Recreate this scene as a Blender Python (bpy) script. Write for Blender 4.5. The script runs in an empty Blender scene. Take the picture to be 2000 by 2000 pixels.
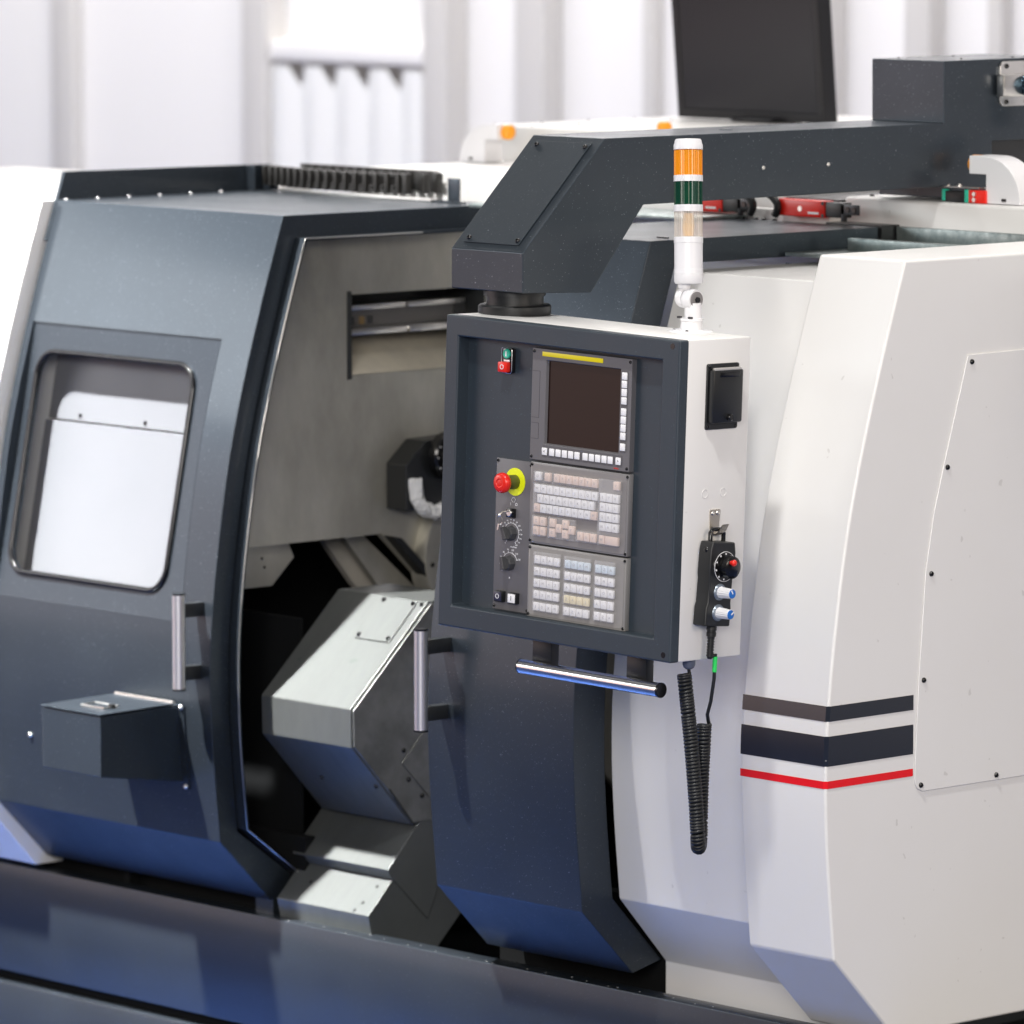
import bpy, bmesh, math, random
from mathutils import Vector, Matrix, Euler
random.seed(7)
PI = math.pi
sc = bpy.context.scene
col = sc.collection

# ------------------------------------------------------------------ camera
cd = bpy.data.cameras.new("camera")
cam = bpy.data.objects.new("camera", cd)
col.objects.link(cam)
sc.camera = cam
cam.location = (8.2753, -7.7454, 2.5750)
cam.rotation_euler = (math.radians(90 - 6.42), 0, math.radians(47.4))
cd.sensor_width = 36
cd.lens = 205.2
cd.clip_end = 200
cd.dof.use_dof = True
cd.dof.focus_distance = 11.38
cd.dof.aperture_fstop = 4.2

# ------------------------------------------------------------------ light
w = bpy.data.worlds.new("World")
sc.world = w
w.use_nodes = True
w.node_tree.nodes["Background"].inputs[0].default_value = (0.97, 0.98, 1.0, 1)
w.node_tree.nodes["Background"].inputs[1].default_value = 0.13


def area(name, loc, target, sx, sy, power, color=(1, 1, 1), spread=180):
    l = bpy.data.lights.new(name, 'AREA')
    l.shape = 'RECTANGLE'
    l.size, l.size_y = sx, sy
    l.energy = power
    l.color = color
    l.spread = math.radians(spread)
    o = bpy.data.objects.new(name, l)
    col.objects.link(o)
    o.location = loc
    d = Vector(target) - Vector(loc)
    o.rotation_euler = d.to_track_quat('-Z', 'Y').to_euler()
    return o


area("hall_spot", (-3.5, -3.6, 9.0), (-1.95, 0.3, 0.6), 0.35, 0.35, 105, (1.0, 0.985, 0.96), 21)
area("hall_spot", (-4.2, -3.6, 9.0), (-1.3, 0.3, 0.7), 0.45, 0.45, 90, (1.0, 0.985, 0.96))
area("hall_spot", (2.2, -3.6, 9.0), (0.8, 0.3, 0.9), 0.45, 0.45, 17, (1.0, 0.985, 0.96), 34)
area("hall_lamp", (-7.4, -4.95, 3.8), (-1.5, 0.4, 1.4), 5.0, 1.3, 165, (0.94, 0.98, 1.0))
area("hall_glow_fill", (-9.0, -6.5, 1.7), (-0.8, 0.3, 1.1), 9.0, 3.0, 125, (1.0, 0.74, 0.68))  # added panel standing in for the warm bright hall
area("front_fill_lamp", (7.0, -8.6, 4.4), (0.0, 0.3, 1.0), 6.0, 3.0, 800, (1.0, 0.950, 0.900))  # added broad fill from beside the camera, brightens the white paint
area("ceiling_lamp", (-0.5, 2.2, 6.5), (-0.5, 1.6, 0.0), 5.0, 2.5, 150, (1.0, 0.94, 0.90))
area("side_fill", (7.0, 0.2, 3.4), (0.4, 0.6, 1.0), 3.0, 2.0, 140, (1.0, 0.86, 0.72))  # added warm fill, stands for bounce on the right-hand faces
area("wall_fill", (-6.8, 3.2, 6.5), (-7.0, 5.5, 1.9), 8.0, 0.8, 540, (1.0, 0.965, 0.93))  # added unseen light that whitens the back wall

sc.view_settings.view_transform = 'Standard'
sc.view_settings.look = 'None'
sc.view_settings.gamma = 1
sc.view_settings.exposure = 0.0

# ------------------------------------------------------------------ materials
MATS = {}


def mat(name, c, rough=0.5, metal=0.0, spec=0.5, bump=None, var=None, coat=0.0, spots=None):
    """bump=(scale,strength,dist), var=(scale,amount,darker colour), spots=(scale,threshold,colour)"""
    m = bpy.data.materials.new(name)
    m.use_nodes = True
    nt = m.node_tree
    b = nt.nodes["Principled BSDF"]
    b.inputs["Base Color"].default_value = (*c, 1)
    b.inputs["Roughness"].default_value = rough
    b.inputs["Metallic"].default_value = metal
    b.inputs["Specular IOR Level"].default_value = spec
    b.inputs["Coat Weight"].default_value = coat
    b.inputs["Coat Roughness"].default_value = 0.14
    tc = nt.nodes.new("ShaderNodeTexCoord")
    csock = None
    if var:
        n = nt.nodes.new("ShaderNodeTexNoise")
        n.inputs["Scale"].default_value = var[0]
        n.inputs["Detail"].default_value = 6
        n.inputs["Roughness"].default_value = 0.65
        nt.links.new(tc.outputs["Object"], n.inputs["Vector"])
        if len(var) > 3:
            mp = nt.nodes.new("ShaderNodeMapping")
            mp.inputs["Scale"].default_value = var[3]
            nt.links.new(tc.outputs["Object"], mp.inputs[0])
            nt.links.new(mp.outputs[0], n.inputs["Vector"])
        r = nt.nodes.new("ShaderNodeMapRange")
        r.inputs[1].default_value = 0.3
        r.inputs[2].default_value = 0.7
        r.inputs[3].default_value = 0.0
        r.inputs[4].default_value = var[1]
        nt.links.new(n.outputs[0], r.inputs[0])
        mx = nt.nodes.new("ShaderNodeMix")
        mx.data_type = 'RGBA'
        mx.inputs[6].default_value = (*c, 1)
        mx.inputs[7].default_value = (*var[2], 1)
        nt.links.new(r.outputs[0], mx.inputs[0])
        csock = mx.outputs[2]
        r2 = nt.nodes.new("ShaderNodeMapRange")
        r2.inputs[1].default_value = 0.3
        r2.inputs[2].default_value = 0.7
        r2.inputs[3].default_value = rough * 0.85
        r2.inputs[4].default_value = min(1, rough * 1.15)
        nt.links.new(n.outputs[0], r2.inputs[0])
        nt.links.new(r2.outputs[0], b.inputs["Roughness"])
    if spots:
        v = nt.nodes.new("ShaderNodeTexNoise")
        v.inputs["Scale"].default_value = spots[0]
        v.inputs["Detail"].default_value = 1
        nt.links.new(tc.outputs["Object"], v.inputs["Vector"])
        r = nt.nodes.new("ShaderNodeMapRange")
        r.inputs[1].default_value = spots[1]
        r.inputs[2].default_value = spots[1] + 0.03
        nt.links.new(v.outputs[0], r.inputs[0])
        mx = nt.nodes.new("ShaderNodeMix")
        mx.data_type = 'RGBA'
        if csock:
            nt.links.new(csock, mx.inputs[6])
        else:
            mx.inputs[6].default_value = (*c, 1)
        mx.inputs[7].default_value = (*spots[2], 1)
        nt.links.new(r.outputs[0], mx.inputs[0])
        csock = mx.outputs[2]
    if csock:
        nt.links.new(csock, b.inputs["Base Color"])
    if bump:
        n = nt.nodes.new("ShaderNodeTexNoise")
        n.inputs["Scale"].default_value = bump[0]
        n.inputs["Detail"].default_value = 3
        if len(bump) > 3:
            mp = nt.nodes.new("ShaderNodeMapping")
            mp.inputs["Scale"].default_value = bump[3]
            nt.links.new(tc.outputs["Object"], mp.inputs[0])
            nt.links.new(mp.outputs[0], n.inputs["Vector"])
        else:
            nt.links.new(tc.outputs["Object"], n.inputs["Vector"])
        bp = nt.nodes.new("ShaderNodeBump")
        bp.inputs["Strength"].default_value = bump[1]
        bp.inputs["Distance"].default_value = bump[2]
        nt.links.new(n.outputs[0], bp.inputs["Height"])
        nt.links.new(bp.outputs[0], b.inputs["Normal"])
    MATS[name] = m
    return m


def glassy(name, tint, clear, c, rough=0.08):
    """a see-through skin: tinted transparent mixed with a glossy principled body"""
    m = bpy.data.materials.new(name)
    m.use_nodes = True
    nt = m.node_tree
    b = nt.nodes["Principled BSDF"]
    b.inputs["Base Color"].default_value = (*c, 1)
    b.inputs["Roughness"].default_value = rough
    t = nt.nodes.new("ShaderNodeBsdfTransparent")
    t.inputs[0].default_value = (*tint, 1)
    mx = nt.nodes.new("ShaderNodeMixShader")
    mx.inputs[0].default_value = clear
    nt.links.new(b.outputs[0], mx.inputs[1])
    nt.links.new(t.outputs[0], mx.inputs[2])
    nt.links.new(mx.outputs[0], nt.nodes["Material Output"].inputs[0])
    MATS[name] = m
    return m


DARK = mat("slate_paint", (0.046, 0.058, 0.073), 0.44, 0.82, 0.5, bump=(260, 0.08, 0.002), coat=0.32, var=(3.0, 0.35, (0.039, 0.050, 0.063)), spots=(420, 0.735, (0.30, 0.34, 0.38)))
DARKT = mat("slate_textured_paint", (0.038, 0.050, 0.064), 0.46, 0.75, 0.5, bump=(430, 0.25, 0.0015), coat=0.4, var=(5.0, 0.3, (0.032, 0.043, 0.056)), spots=(330, 0.745, (0.28, 0.31, 0.34)))
CONS = mat("console_paint", (0.030, 0.041, 0.053), 0.40, 0, 0.5, bump=(520, 0.22, 0.001), var=(8, 0.3, (0.025, 0.037, 0.051)), spots=(380, 0.74, (0.10, 0.16, 0.18)))
WHITE = mat("white_paint", (0.78, 0.775, 0.76), 0.36, 0, 0.5, bump=(300, 0.06, 0.001), var=(2.2, 0.6, (0.745, 0.735, 0.715)), spots=(45, 0.775, (0.64, 0.63, 0.61)))
WHITES = mat("white_plain", (0.82, 0.82, 0.82), 0.45)
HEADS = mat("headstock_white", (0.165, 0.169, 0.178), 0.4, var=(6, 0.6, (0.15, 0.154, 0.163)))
PLAST = mat("white_plastic", (0.76, 0.76, 0.78), 0.35)
BLACK = mat("black_plastic", (0.012, 0.013, 0.014), 0.38, bump=(600, 0.08, 0.001))
BLACKG = mat("black_gloss", (0.008, 0.008, 0.009), 0.18)
RUBBER = mat("black_rubber", (0.010, 0.011, 0.012), 0.45)
CHROME = mat("brushed_grip", (0.86, 0.82, 0.80), 0.36, 1.0, bump=(60, 0.12, 0.001, (1, 1, 14)))
STEEL = mat("bright_steel", (0.72, 0.70, 0.67), 0.28, 1.0)
SHEET = mat("stained_sheet_steel", (0.56, 0.54, 0.475), 0.44, 0.6, 0.5, bump=(90, 0.08, 0.002), var=(3.4, 0.9, (0.27, 0.26, 0.225), (1.0, 0.8, 0.4)))
GUARD = mat("guard_steel", (0.150, 0.158, 0.155), 0.42, 0.6, 0.5, bump=(140, 0.08, 0.001), var=(9.0, 0.8, (0.100, 0.110, 0.108), (1.0, 0.3, 0.3)), spots=(16, 0.76, (0.10, 0.12, 0.11)))
ENDP = mat("grey_side_plate", (0.30, 0.305, 0.295), 0.40, 0.7, 0.5, bump=(140, 0.08, 0.001), var=(6.0, 1.0, (0.12, 0.125, 0.12)))
GALV = mat("galvanised_steel", (0.42, 0.47, 0.46), 0.4, 0.8, 0.5, var=(45, 1.0, (0.22, 0.27, 0.27)))
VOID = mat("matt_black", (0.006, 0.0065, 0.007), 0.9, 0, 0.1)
DIM = mat("dark_steel", (0.055, 0.06, 0.06), 0.5, 0.5, 0.5, var=(6, 0.8, (0.03, 0.03, 0.03)))  # dark grey steel, tone varied by noise
GREY = mat("bezel_grey", (0.135, 0.130, 0.138), 0.42, bump=(500, 0.05, 0.001))
GREYL = mat("keypad_grey", (0.225, 0.215, 0.215), 0.30)
SCREEN = mat("dark_screen", (0.017, 0.008, 0.006), 0.16, 0, 0.22)
YEL = mat("yellow_strip", (0.98, 0.80, 0.004), 0.4)
YELF = mat("yellow_disc", (0.86, 0.92, 0.01), 0.4)
RED = mat("red_plastic", (0.78, 0.022, 0.012), 0.3)
REDB = mat("red_stripe_film", (0.80, 0.006, 0.010), 0.25)
DKB = mat("dark_stripe_film", (0.013, 0.016, 0.024), 0.16, 0, 0.6)
GREEN = mat("green_plastic", (0.02, 0.45, 0.30), 0.35)
GRNC = mat("green_tag", (0.03, 0.65, 0.12), 0.4)
ORANGE = mat("orange_plastic", (0.95, 0.36, 0.01), 0.3)
BLUEC = mat("blue_cap", (0.01, 0.15, 0.55), 0.35)
KEYW = mat("key_white", (0.88, 0.87, 0.88), 0.4)
KEYP = mat("key_peach", (0.82, 0.64, 0.55), 0.4)
KEYB = mat("key_blue", (0.70, 0.79, 0.86), 0.4)
KEYY = mat("key_yellow", (0.86, 0.76, 0.50), 0.4)
INK = mat("print_white", (0.85, 0.85, 0.87), 0.5)
INKD = mat("print_dark", (0.03, 0.03, 0.035), 0.5)
INKG = mat("print_grey", (0.42, 0.41, 0.43), 0.5)
KNOB = mat("knob_grey", (0.055, 0.056, 0.06), 0.32)
CHAIN = mat("chain_black", (0.016, 0.015, 0.014), 0.42, bump=(300, 0.1, 0.001))
MONI = mat("dark_casing", (0.011, 0.011, 0.013), 0.35, 0, .25)
WALLM = mat("wall_paint", (0.84, 0.835, 0.845), 0.6, var=(0.8, 0.5, (0.80, 0.795, 0.80)))
TRIM = mat("pilaster_paint", (0.66, 0.645, 0.63), 0.6)
CURT = mat("pleated_cloth", (0.80, 0.81, 0.82), 0.8)
CARPET = mat("blue_carpet", (0.024, 0.074, 0.27), 0.95, bump=(400, 0.5, 0.004), var=(60, 0.6, (0.020, 0.062, 0.235)))
WRAP = mat("wrinkled_white_film", (0.82, 0.82, 0.82), 0.3, bump=(70, 0.8, 0.01))
PANE = glassy("window_glass", (0.97, 0.98, 1.0), 0.93, (0.02, 0.02, 0.02), 0.03)
COVER = glassy("clear_silicone", (0.97, 0.97, 0.97), 0.76, (0.74, 0.73, 0.74), 0.20)
LORG = glassy("orange_lens", (1.0, 0.45, 0.02), 0.30, (1.0, 0.37, 0.006), 0.22)
LGRN = glassy("green_lens", (0.01, 0.30, 0.14), 0.50, (0.004, 0.075, 0.045), 0.15)
LCLR = glassy("clear_lens", (0.97, 0.95, 0.92), 0.62, (0.78, 0.75, 0.70), 0.15)
CORE = mat("bulb_core", (0.62, 0.55, 0.42), 0.4)
COREA = mat("orange_reflex_core", (0.80, 0.46, 0.10), 0.4)  # amber tone paints the orange reflected inside the clear lens
COREG = mat("bulb_core_green", (0.05, 0.45, 0.35), 0.4)


# ------------------------------------------------------------------ geometry helpers
class G:
    def __init__(s):
        s.bm = bmesh.new()

    def poly(s, pts, mi=0):
        f = s.bm.faces.new([s.bm.verts.new(p) for p in pts])
        f.material_index = mi
        return f

    def box(s, x0, x1, y0, y1, z0, z1, bev=0, seg=2, mi=0):
        r = bmesh.ops.create_cube(s.bm, size=1)
        vs = r["verts"]
        for v in vs:
            v.co = Vector(((x0 + x1) / 2 + v.co.x * (x1 - x0), (y0 + y1) / 2 + v.co.y * (y1 - y0), (z0 + z1) / 2 + v.co.z * (z1 - z0)))
        fs = set(f for v in vs for f in v.link_faces)
        for f in fs:
            f.material_index = mi
        if bev:
            es = list(set(e for v in vs for e in v.link_edges))
            bmesh.ops.bevel(s.bm, geom=es, offset=bev, segments=seg, affect='EDGES', profile=0.5)
        return s

    def prism(s, pts, ax, a0, a1, mi=0):
        def P(u, v, a):
            return {'x': (a, u, v), 'y': (u, a, v), 'z': (u, v, a)}[ax]
        A = [s.bm.verts.new(P(u, v, a0)) for u, v in pts]
        B = [s.bm.verts.new(P(u, v, a1)) for u, v in pts]
        n = len(pts)
        fs = [s.bm.faces.new(A), s.bm.faces.new(B[::-1])]
        for i in range(n):
            fs.append(s.bm.faces.new((A[i], B[i], B[(i + 1) % n], A[(i + 1) % n])))
        for f in fs:
            f.material_index = mi
        return s

    def lathe(s, prof, o, d, seg=24, mi=0, flute=None):
        o = Vector(o)
        d = Vector(d).normalized()
        u = d.orthogonal().normalized()
        v = d.cross(u)
        rings = []
        for r, h in prof:
            if r < 1e-6:
                rings.append([s.bm.verts.new(o + d * h)])
            else:
                ring = []
                for k in range(seg):
                    a = 2 * PI * k / seg
                    rr = r * (1 - (flute if flute and k % 2 else 0))
                    ring.append(s.bm.verts.new(o + d * h + (u * math.cos(a) + v * math.sin(a)) * rr))
                rings.append(ring)
        for A, B in zip(rings, rings[1:]):
            for k in range(seg):
                k2 = (k + 1) % seg
                if len(A) == 1 and len(B) == 1:
                    continue
                if len(A) == 1:
                    f = s.bm.faces.new((A[0], B[k], B[k2]))
                elif len(B) == 1:
                    f = s.bm.faces.new((A[k], B[0], A[k2]))
                else:
                    f = s.bm.faces.new((A[k], B[k], B[k2], A[k2]))
                f.material_index = mi
        return s

    def cyl(s, p0, p1, r, seg=20, bev=0.0, mi=0, r1=None):
        p0, p1 = Vector(p0), Vector(p1)
        L = (p1 - p0).length
        r1 = r if r1 is None else r1
        b = min(bev, r * 0.45, L * 0.45)
        prof = [(0, 0), (r - b, 0)] + ([(r, b)] if b else []) + ([(r1, L - b)] if b else []) + [(r1 - b, L), (0, L)]
        return s.lathe(prof, p0, p1 - p0, seg, mi)

    def tube(s, path, r, seg=8, closed=False, mi=0):
        path = [Vector(p) for p in path]
        n = len(path)
        rings = []
        ref = None
        for i, p in enumerate(path):
            a = path[(i - 1) % n] if (closed or i > 0) else p
            b = path[(i + 1) % n] if (closed or i < n - 1) else p
            t = (b - a).normalized()
            if ref is None:
                ref = t.orthogonal().normalized()
            ref = (ref - t * ref.dot(t)).normalized()
            q = t.cross(ref)
            rings.append([s.bm.verts.new(p + (ref * math.cos(2 * PI * k / seg) + q * math.sin(2 * PI * k / seg)) * r) for k in range(seg)])
        for i in range(n if closed else n - 1):
            A, B = rings[i], rings[(i + 1) % n]
            off = 0
            if closed and i == n - 1:
                off = min(range(seg), key=lambda j: (A[0].co - B[j].co).length)
            for k in range(seg):
                f = s.bm.faces.new((A[k], A[(k + 1) % seg], B[(k + 1 + off) % seg], B[(k + off) % seg]))
                f.material_index = mi
        if not closed:
            s.bm.faces.new(rings[0][::-1])
            s.bm.faces.new(rings[-1])
        return s

    def grid(s, rows, skip=None, mi=0):
        """rows of points -> quad sheet sharing vertices"""
        V = [[s.bm.verts.new(p) for p in r] for r in rows]
        for i in range(len(V) - 1):
            for j in range(len(V[0]) - 1):
                if skip and skip(i, j):
                    continue
                f = s.bm.faces.new((V[i][j], V[i][j + 1], V[i + 1][j + 1], V[i + 1][j]))
                f.material_index = mi
        return s


IDENT = Matrix.Identity(4)
CON = Matrix.Translation((0.0037, 0, 1.3524)) @ Matrix(((0.9989, -0.0396, 0.0235, 0), (0.0392, 0.9991, 0.0186, 0), (-0.0242, -0.0177, 0.9996, 0), (0, 0, 0, 1)))
CON = Matrix.Translation(CON.translation) @ CON.to_quaternion().to_matrix().to_4x4()
FR = {}     # root object -> (frame, inverse of the root's matrix)


def root(name, label, cat, loc, frame=IDENT, group=None):
    o = bpy.data.objects.new(name, None)
    o.empty_display_size = 0.05
    col.objects.link(o)
    M = frame @ Matrix.Translation(loc)
    o.matrix_world = M
    o['label'] = label
    o['category'] = cat
    if group:
        o['group'] = group
    FR[o] = (frame, M.inverted() @ frame)
    return o


def finish(g, ang=30):
    bm = g.bm
    bmesh.ops.remove_doubles(bm, verts=bm.verts, dist=1e-6)
    bmesh.ops.recalc_face_normals(bm, faces=bm.faces)
    for f in bm.faces:
        f.smooth = True


def mesh_of(name, g, m, ang=30):
    finish(g)
    me = bpy.data.meshes.new(name)
    g.bm.to_mesh(me)
    g.bm.free()
    for x in (m if isinstance(m, (list, tuple)) else [m]):
        me.materials.append(x)
    me.set_sharp_from_angle(angle=math.radians(ang))
    return me


def obj(name, g, m, parent=None, bev=0, ang=30, label=None, seg=2):
    me = mesh_of(name, g, m, ang)
    o = bpy.data.objects.new(name, me)
    col.objects.link(o)
    if parent is not None:
        fr, T = FR[parent]
        me.transform(T)
        o.parent = parent
        FR[o] = FR[parent]
    if bev:
        md = o.modifiers.new("bevel", 'BEVEL')
        md.width = bev
        md.segments = seg
        md.limit_method = 'ANGLE'
        md.angle_limit = math.radians(35)
        md.harden_normals = True
    if label:
        o['label'] = label
    return o


def inst(me, name, parent, loc, rot=None, label=None):
    """a copy of a small shared mesh placed at loc (frame coordinates) under parent"""
    o = bpy.data.objects.new(name, me)
    col.objects.link(o)
    fr, T = FR[parent]
    o.parent = parent
    o.matrix_local = T @ Matrix.Translation(loc) @ (rot.to_matrix().to_4x4() if rot else IDENT)
    FR[o] = FR[parent]
    if label:
        o['label'] = label
    return o


def text_mesh(s, size, m, depth=0.0002):
    c = bpy.data.curves.new("lettering", 'FONT')
    c.body = s
    c.size = size
    c.align_x = 'CENTER'
    c.align_y = 'CENTER'
    c.extrude = depth
    c.resolution_u = 3
    o = bpy.data.objects.new("lettering", c)
    col.objects.link(o)
    dg = bpy.context.evaluated_depsgraph_get()
    me = bpy.data.meshes.new_from_object(o.evaluated_get(dg))
    bpy.data.objects.remove(o)
    me.materials.clear()
    me.materials.append(m)
    return me


FRONT = Euler((PI / 2, 0, 0))                # local z -> -Y (towards the viewer), local x -> +X
RIGHT = Euler((PI / 2, 0, PI / 2))           # local z -> +X
UP = Euler((0, 0, 0))


def screw_mesh(r, h, m):
    g = G()
    g.lathe([(r, 0), (r, h * 0.25), (r * 0.8, h * 0.75), (r * 0.5, h), (r * 0.42, h), (r * 0.4, h * 0.45), (0, h * 0.45)], (0, 0, 0), (0, 0, 1), 12)
    return mesh_of("screw", g, m, 40)


SCR_B = screw_mesh(0.0056, 0.0045, BLACKG)
SCR_S = screw_mesh(0.0032, 0.0022, BLACKG)
SCR_M = screw_mesh(0.0062, 0.0055, STEEL)
SCR_W = screw_mesh(0.004, 0.003, PLAST)

# profile of every sheet-metal front of the machine: height -> depth
PZ = [0.425, 0.626, 0.767, 0.900, 1.057, 1.252, 1.412, 1.617, 1.792]
PY = [0.331, 0.3115, 0.3050, 0.3095, 0.327, 0.359, 0.398, 0.4605, 0.520]


def yp(z):
    if z <= PZ[0]:
        return PY[0] + (PZ[0] - z) * 0.985
    for i in range(len(PZ) - 1):
        if z <= PZ[i + 1] or i == len(PZ) - 2:
            h = PZ[i + 1] - PZ[i]

            def sl(k):
                if k == 0:
                    return (PY[1] - PY[0]) / (PZ[1] - PZ[0])
                if k == len(PZ) - 1:
                    return (PY[-1] - PY[-2]) / (PZ[-1] - PZ[-2])
                return (PY[k + 1] - PY[k - 1]) / (PZ[k + 1] - PZ[k - 1])
            t = (z - PZ[i]) / h
            return (PY[i] * (2 * t**3 - 3 * t * t + 1) + PY[i + 1] * (3 * t * t - 2 * t**3)
                    + h * (sl(i) * (t**3 - 2 * t * t + t) + sl(i + 1) * (t**3 - t * t)))


def front_z(n=26, extra=()):
    zs = [1.792 + (0.425 - 1.792) * k / n for k in range(n + 1)]
    for e in extra:
        i = min(range(len(zs)), key=lambda k: abs(zs[k] - e))
        zs[i] = e
    return zs


def shell(x0, x1, thick, roof_y, roof_t, off=0.0, hole=None, foot=None):
    """sheet-metal hood: roof, curved front, chamfer; open inside. hole=(xa,xb,za,zb) cut through the front"""
    g = G()
    extra = (hole[2], hole[3]) if hole else ()
    zs = front_z(26, extra)
    O = [(roof_y, 1.792)] + [(yp(z) + off, z) for z in zs] + [(0.474 + off, 0.28)]
    zi = [(1.792 - roof_t) + (0.444 - 1.792 + roof_t) * k / 26 for k in range(27)]
    if hole:
        for e in extra:
            k = min(range(27), key=lambda k: abs(zs[k] - e))
            zi[k] = e
    I = [(roof_y, 1.792 - roof_t)] + [(yp(z) + off + thick, z) for z in zi] + [foot or (0.474 + off + thick * 0.94, 0.299)]
    xs = [x0, hole[0], hole[1], x1] if hole else [x0, x1]
    sk = None
    if hole:
        def sk(i, j):
            if j != 1 or i == 0 or i > 26:
                return False
            return zs[i - 1] <= hole[3] + 1e-6 and zs[i] >= hole[2] - 1e-6
    g.grid([[(x, y, z) for x in xs] for y, z in O], sk)
    g.grid([[(x, y, z) for x in xs] for y, z in I], sk)
    for x in (x0, x1):
        g.grid([[(x, *O[k]), (x, *I[k])] for k in range(len(O))])
    g.grid([[(x, *O[-1]) for x in xs], [(x, *I[-1]) for x in xs]])
    g.grid([[(x, *O[0]) for x in xs], [(x, *I[0]) for x in xs]])
    return g


def rrect(x0, x1, z0, z1, r, n=8):
    """rounded rectangle loop, counter-clockwise from the lower right corner; n+1 points per corner"""
    pts = []
    for cx, cz, a in ((x1 - r, z0 + r, -90), (x1 - r, z1 - r, 0), (x0 + r, z1 - r, 90), (x0 + r, z0 + r, 180)):
        for k in range(n + 1):
            t = math.radians(a + 90 * k / n)
            pts.append((cx + r * math.cos(t), cz + r * math.sin(t)))
    return pts


# ------------------------------------------------------------------ setting
g = G()
g.box(-40, 40, -40, 40, -0.34, -0.30)
fl = obj("floor", g, CARPET)
fl['kind'] = 'structure'
fl['label'] = "blue carpet floor under the machine"

g = G()
g.box(-16, 8, 5.5, 5.7, -0.30, 7.0)
wall = obj("wall", g, WALLM)
wall['kind'] = 'structure'
wall['label'] = "white hall wall behind the machine"
FR[wall] = (IDENT, IDENT)
for x0, x1, p in ((-8.56, -8.43, .05), (-7.42, -7.29, .10), (-6.47, -6.35, .10), (-6.02, -5.88, .09), (-5.45, -5.40, .05), (-4.66, -4.57, .09), (-4.26, -4.15, .07), (-3.93, -3.87, .05)):
    g = G()
    g.box(x0, x1, 5.5 - p, 5.499, -0.3, 7.0, 0.008)
    obj("pilaster", g, TRIM, wall)
g = G()
g.box(-7.29, -6.47, 5.42, 5.499, 1.865, 1.935, 0.006)
obj("curtain_rail", g, WALLM, wall)
cz1, cz0 = 1.865, 0.3
pl = [-7.29 + 0.172 * k for k in range(5)]
g = G()
top, bot = [], []
for k in range(5):
    x = pl[k]
    for dx, dy, dzz in ((0.0, 5.44, 0), (0.03, 5.41, 0), (0.10, 5.42, 0), (0.150, 5.44, .075), (0.165, 5.44, .0)):  # notched tops bare the board as painted pleat shadows
        xx = min(x + dx, -6.475)
        top.append((xx, dy, cz1 - dzz - 0.014))
        bot.append((xx, dy, cz0))
g.grid([top, bot])
obj("pleated_curtain", g, CURT, wall, ang=60)
g = G()
g.box(-7.285, -6.475, 5.47, 5.49, 1.70, 1.864)
obj("pleat_shadow_board", g, mat("pleat_shadow_tone", (0.50, 0.47, 0.45), 0.7), wall)  # board coloured as the shadow between the pleat tops

# ------------------------------------------------------------------ the lathe
M = root("cnc_lathe", "large dark grey and white machine tool with its sliding doors open", "machine tool", (-0.9, 0.9, -0.30))

g = G()
g.box(-3.4, 1.6, 0.45, 0.50, -0.006, 0.247, 0.004)
obj("apron_panel", g, DARK, M)
apron = bpy.data.objects["apron_panel"]
CHIP = mesh_of("paint_chip", G().prism([(-.0022, 0), (-.0008, .0016), (.0019, .0011), (.0024, -.0008), (.0003, -.0017)], 'z', 0, .0004), WHITES)
for k in range(22):
    inst(CHIP, "paint_chip", apron, (-1.36 + 0.062 * k + random.uniform(-.03, .03), random.uniform(.4535, .478), 0.2468), Euler((0, 0, random.uniform(0, 6))))
g = G()
g.box(-3.4, 1.6, 0.475, 1.9, -0.06, -0.004)
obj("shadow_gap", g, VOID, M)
g = G()
g.box(-3.4, 1.6, 0.445, 1.9, -0.30, -0.032, 0.005)
obj("plinth", g, DARK, M)
g = G()
g.box(-3.4, -1.40, 0.53, 0.56, 0.10, 0.42)
g.box(-0.80, -0.26, 0.565, 0.60, 0.10, 0.42)
obj("shade_sill", g, VOID, M)  # matt black puts the shade under the doors into the colour

# white body behind the doors
bz = [1.728 + (0.444 - 1.728) * k / 22 for k in range(23)]
prof_in = [(1.3, 1.728)] + [(yp(z) + 0.098, z) for z in bz] + [(0.560, 0.297), (0.560, 0.20), (1.3, 0.20)]
g = G()
g.prism(prof_in, 'x', -0.287, 0.20)
obj("white_body", g, WHITE, M, bev=0.003, ang=25)
# left end cover, standing a little proud of the door
g = G()
zs = front_z(24)
prof_l = [(1.3, 1.796)] + [(yp(z) - 0.034, z) for z in zs] + [(0.452, 0.258), (1.3, 0.258)]
g.prism(prof_l, 'x', -3.4, -2.262)
obj("end_cover", g, WHITE, M, bev=0.003, ang=25)

# right side cover with stripes and access panel
g = G()
CX0, CX1 = 0.187, 0.422
prof_c = [(1.35, 1.789)] + [(yp(z), z) for z in zs[1:]] + [(0.5035, 0.25), (1.35, 0.25)]
prof_c[1] = (yp(1.789), 1.789)
g.prism(prof_c, 'x', CX0, CX1)
cover = obj("side_cover", g, WHITE, M, bev=0.006, ang=25, seg=3)
for za, zb, m, lab in ((0.900, 0.930, DKB, "thin dark stripe"), (0.812, 0.871, DKB, "broad dark stripe"), (0.768, 0.783, REDB, "red stripe")):
    g = G()
    n = 4
    t = 0.0012
    zz = [za + (zb - za) * k / n for k in range(n + 1)]
    # wraps round the corner: front, then right side
    g.grid([[(CX0 + 0.001, yp(z) - t, z), (CX1 - 0.005, yp(z) - t, z), (CX1 + t, yp(z) + 0.005, z), (CX1 + t, 0.5505, z)] for z in zz])
    g.grid([[(CX0 + 0.001, yp(z) + 0.004, z), (CX1 - 0.008, yp(z) + 0.004, z), (CX1 - 0.002, yp(z) + 0.009, z), (CX1 - 0.002, 0.5505, z)] for z in zz])
    obj("stripe", g, m, cover, label=lab)
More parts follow.
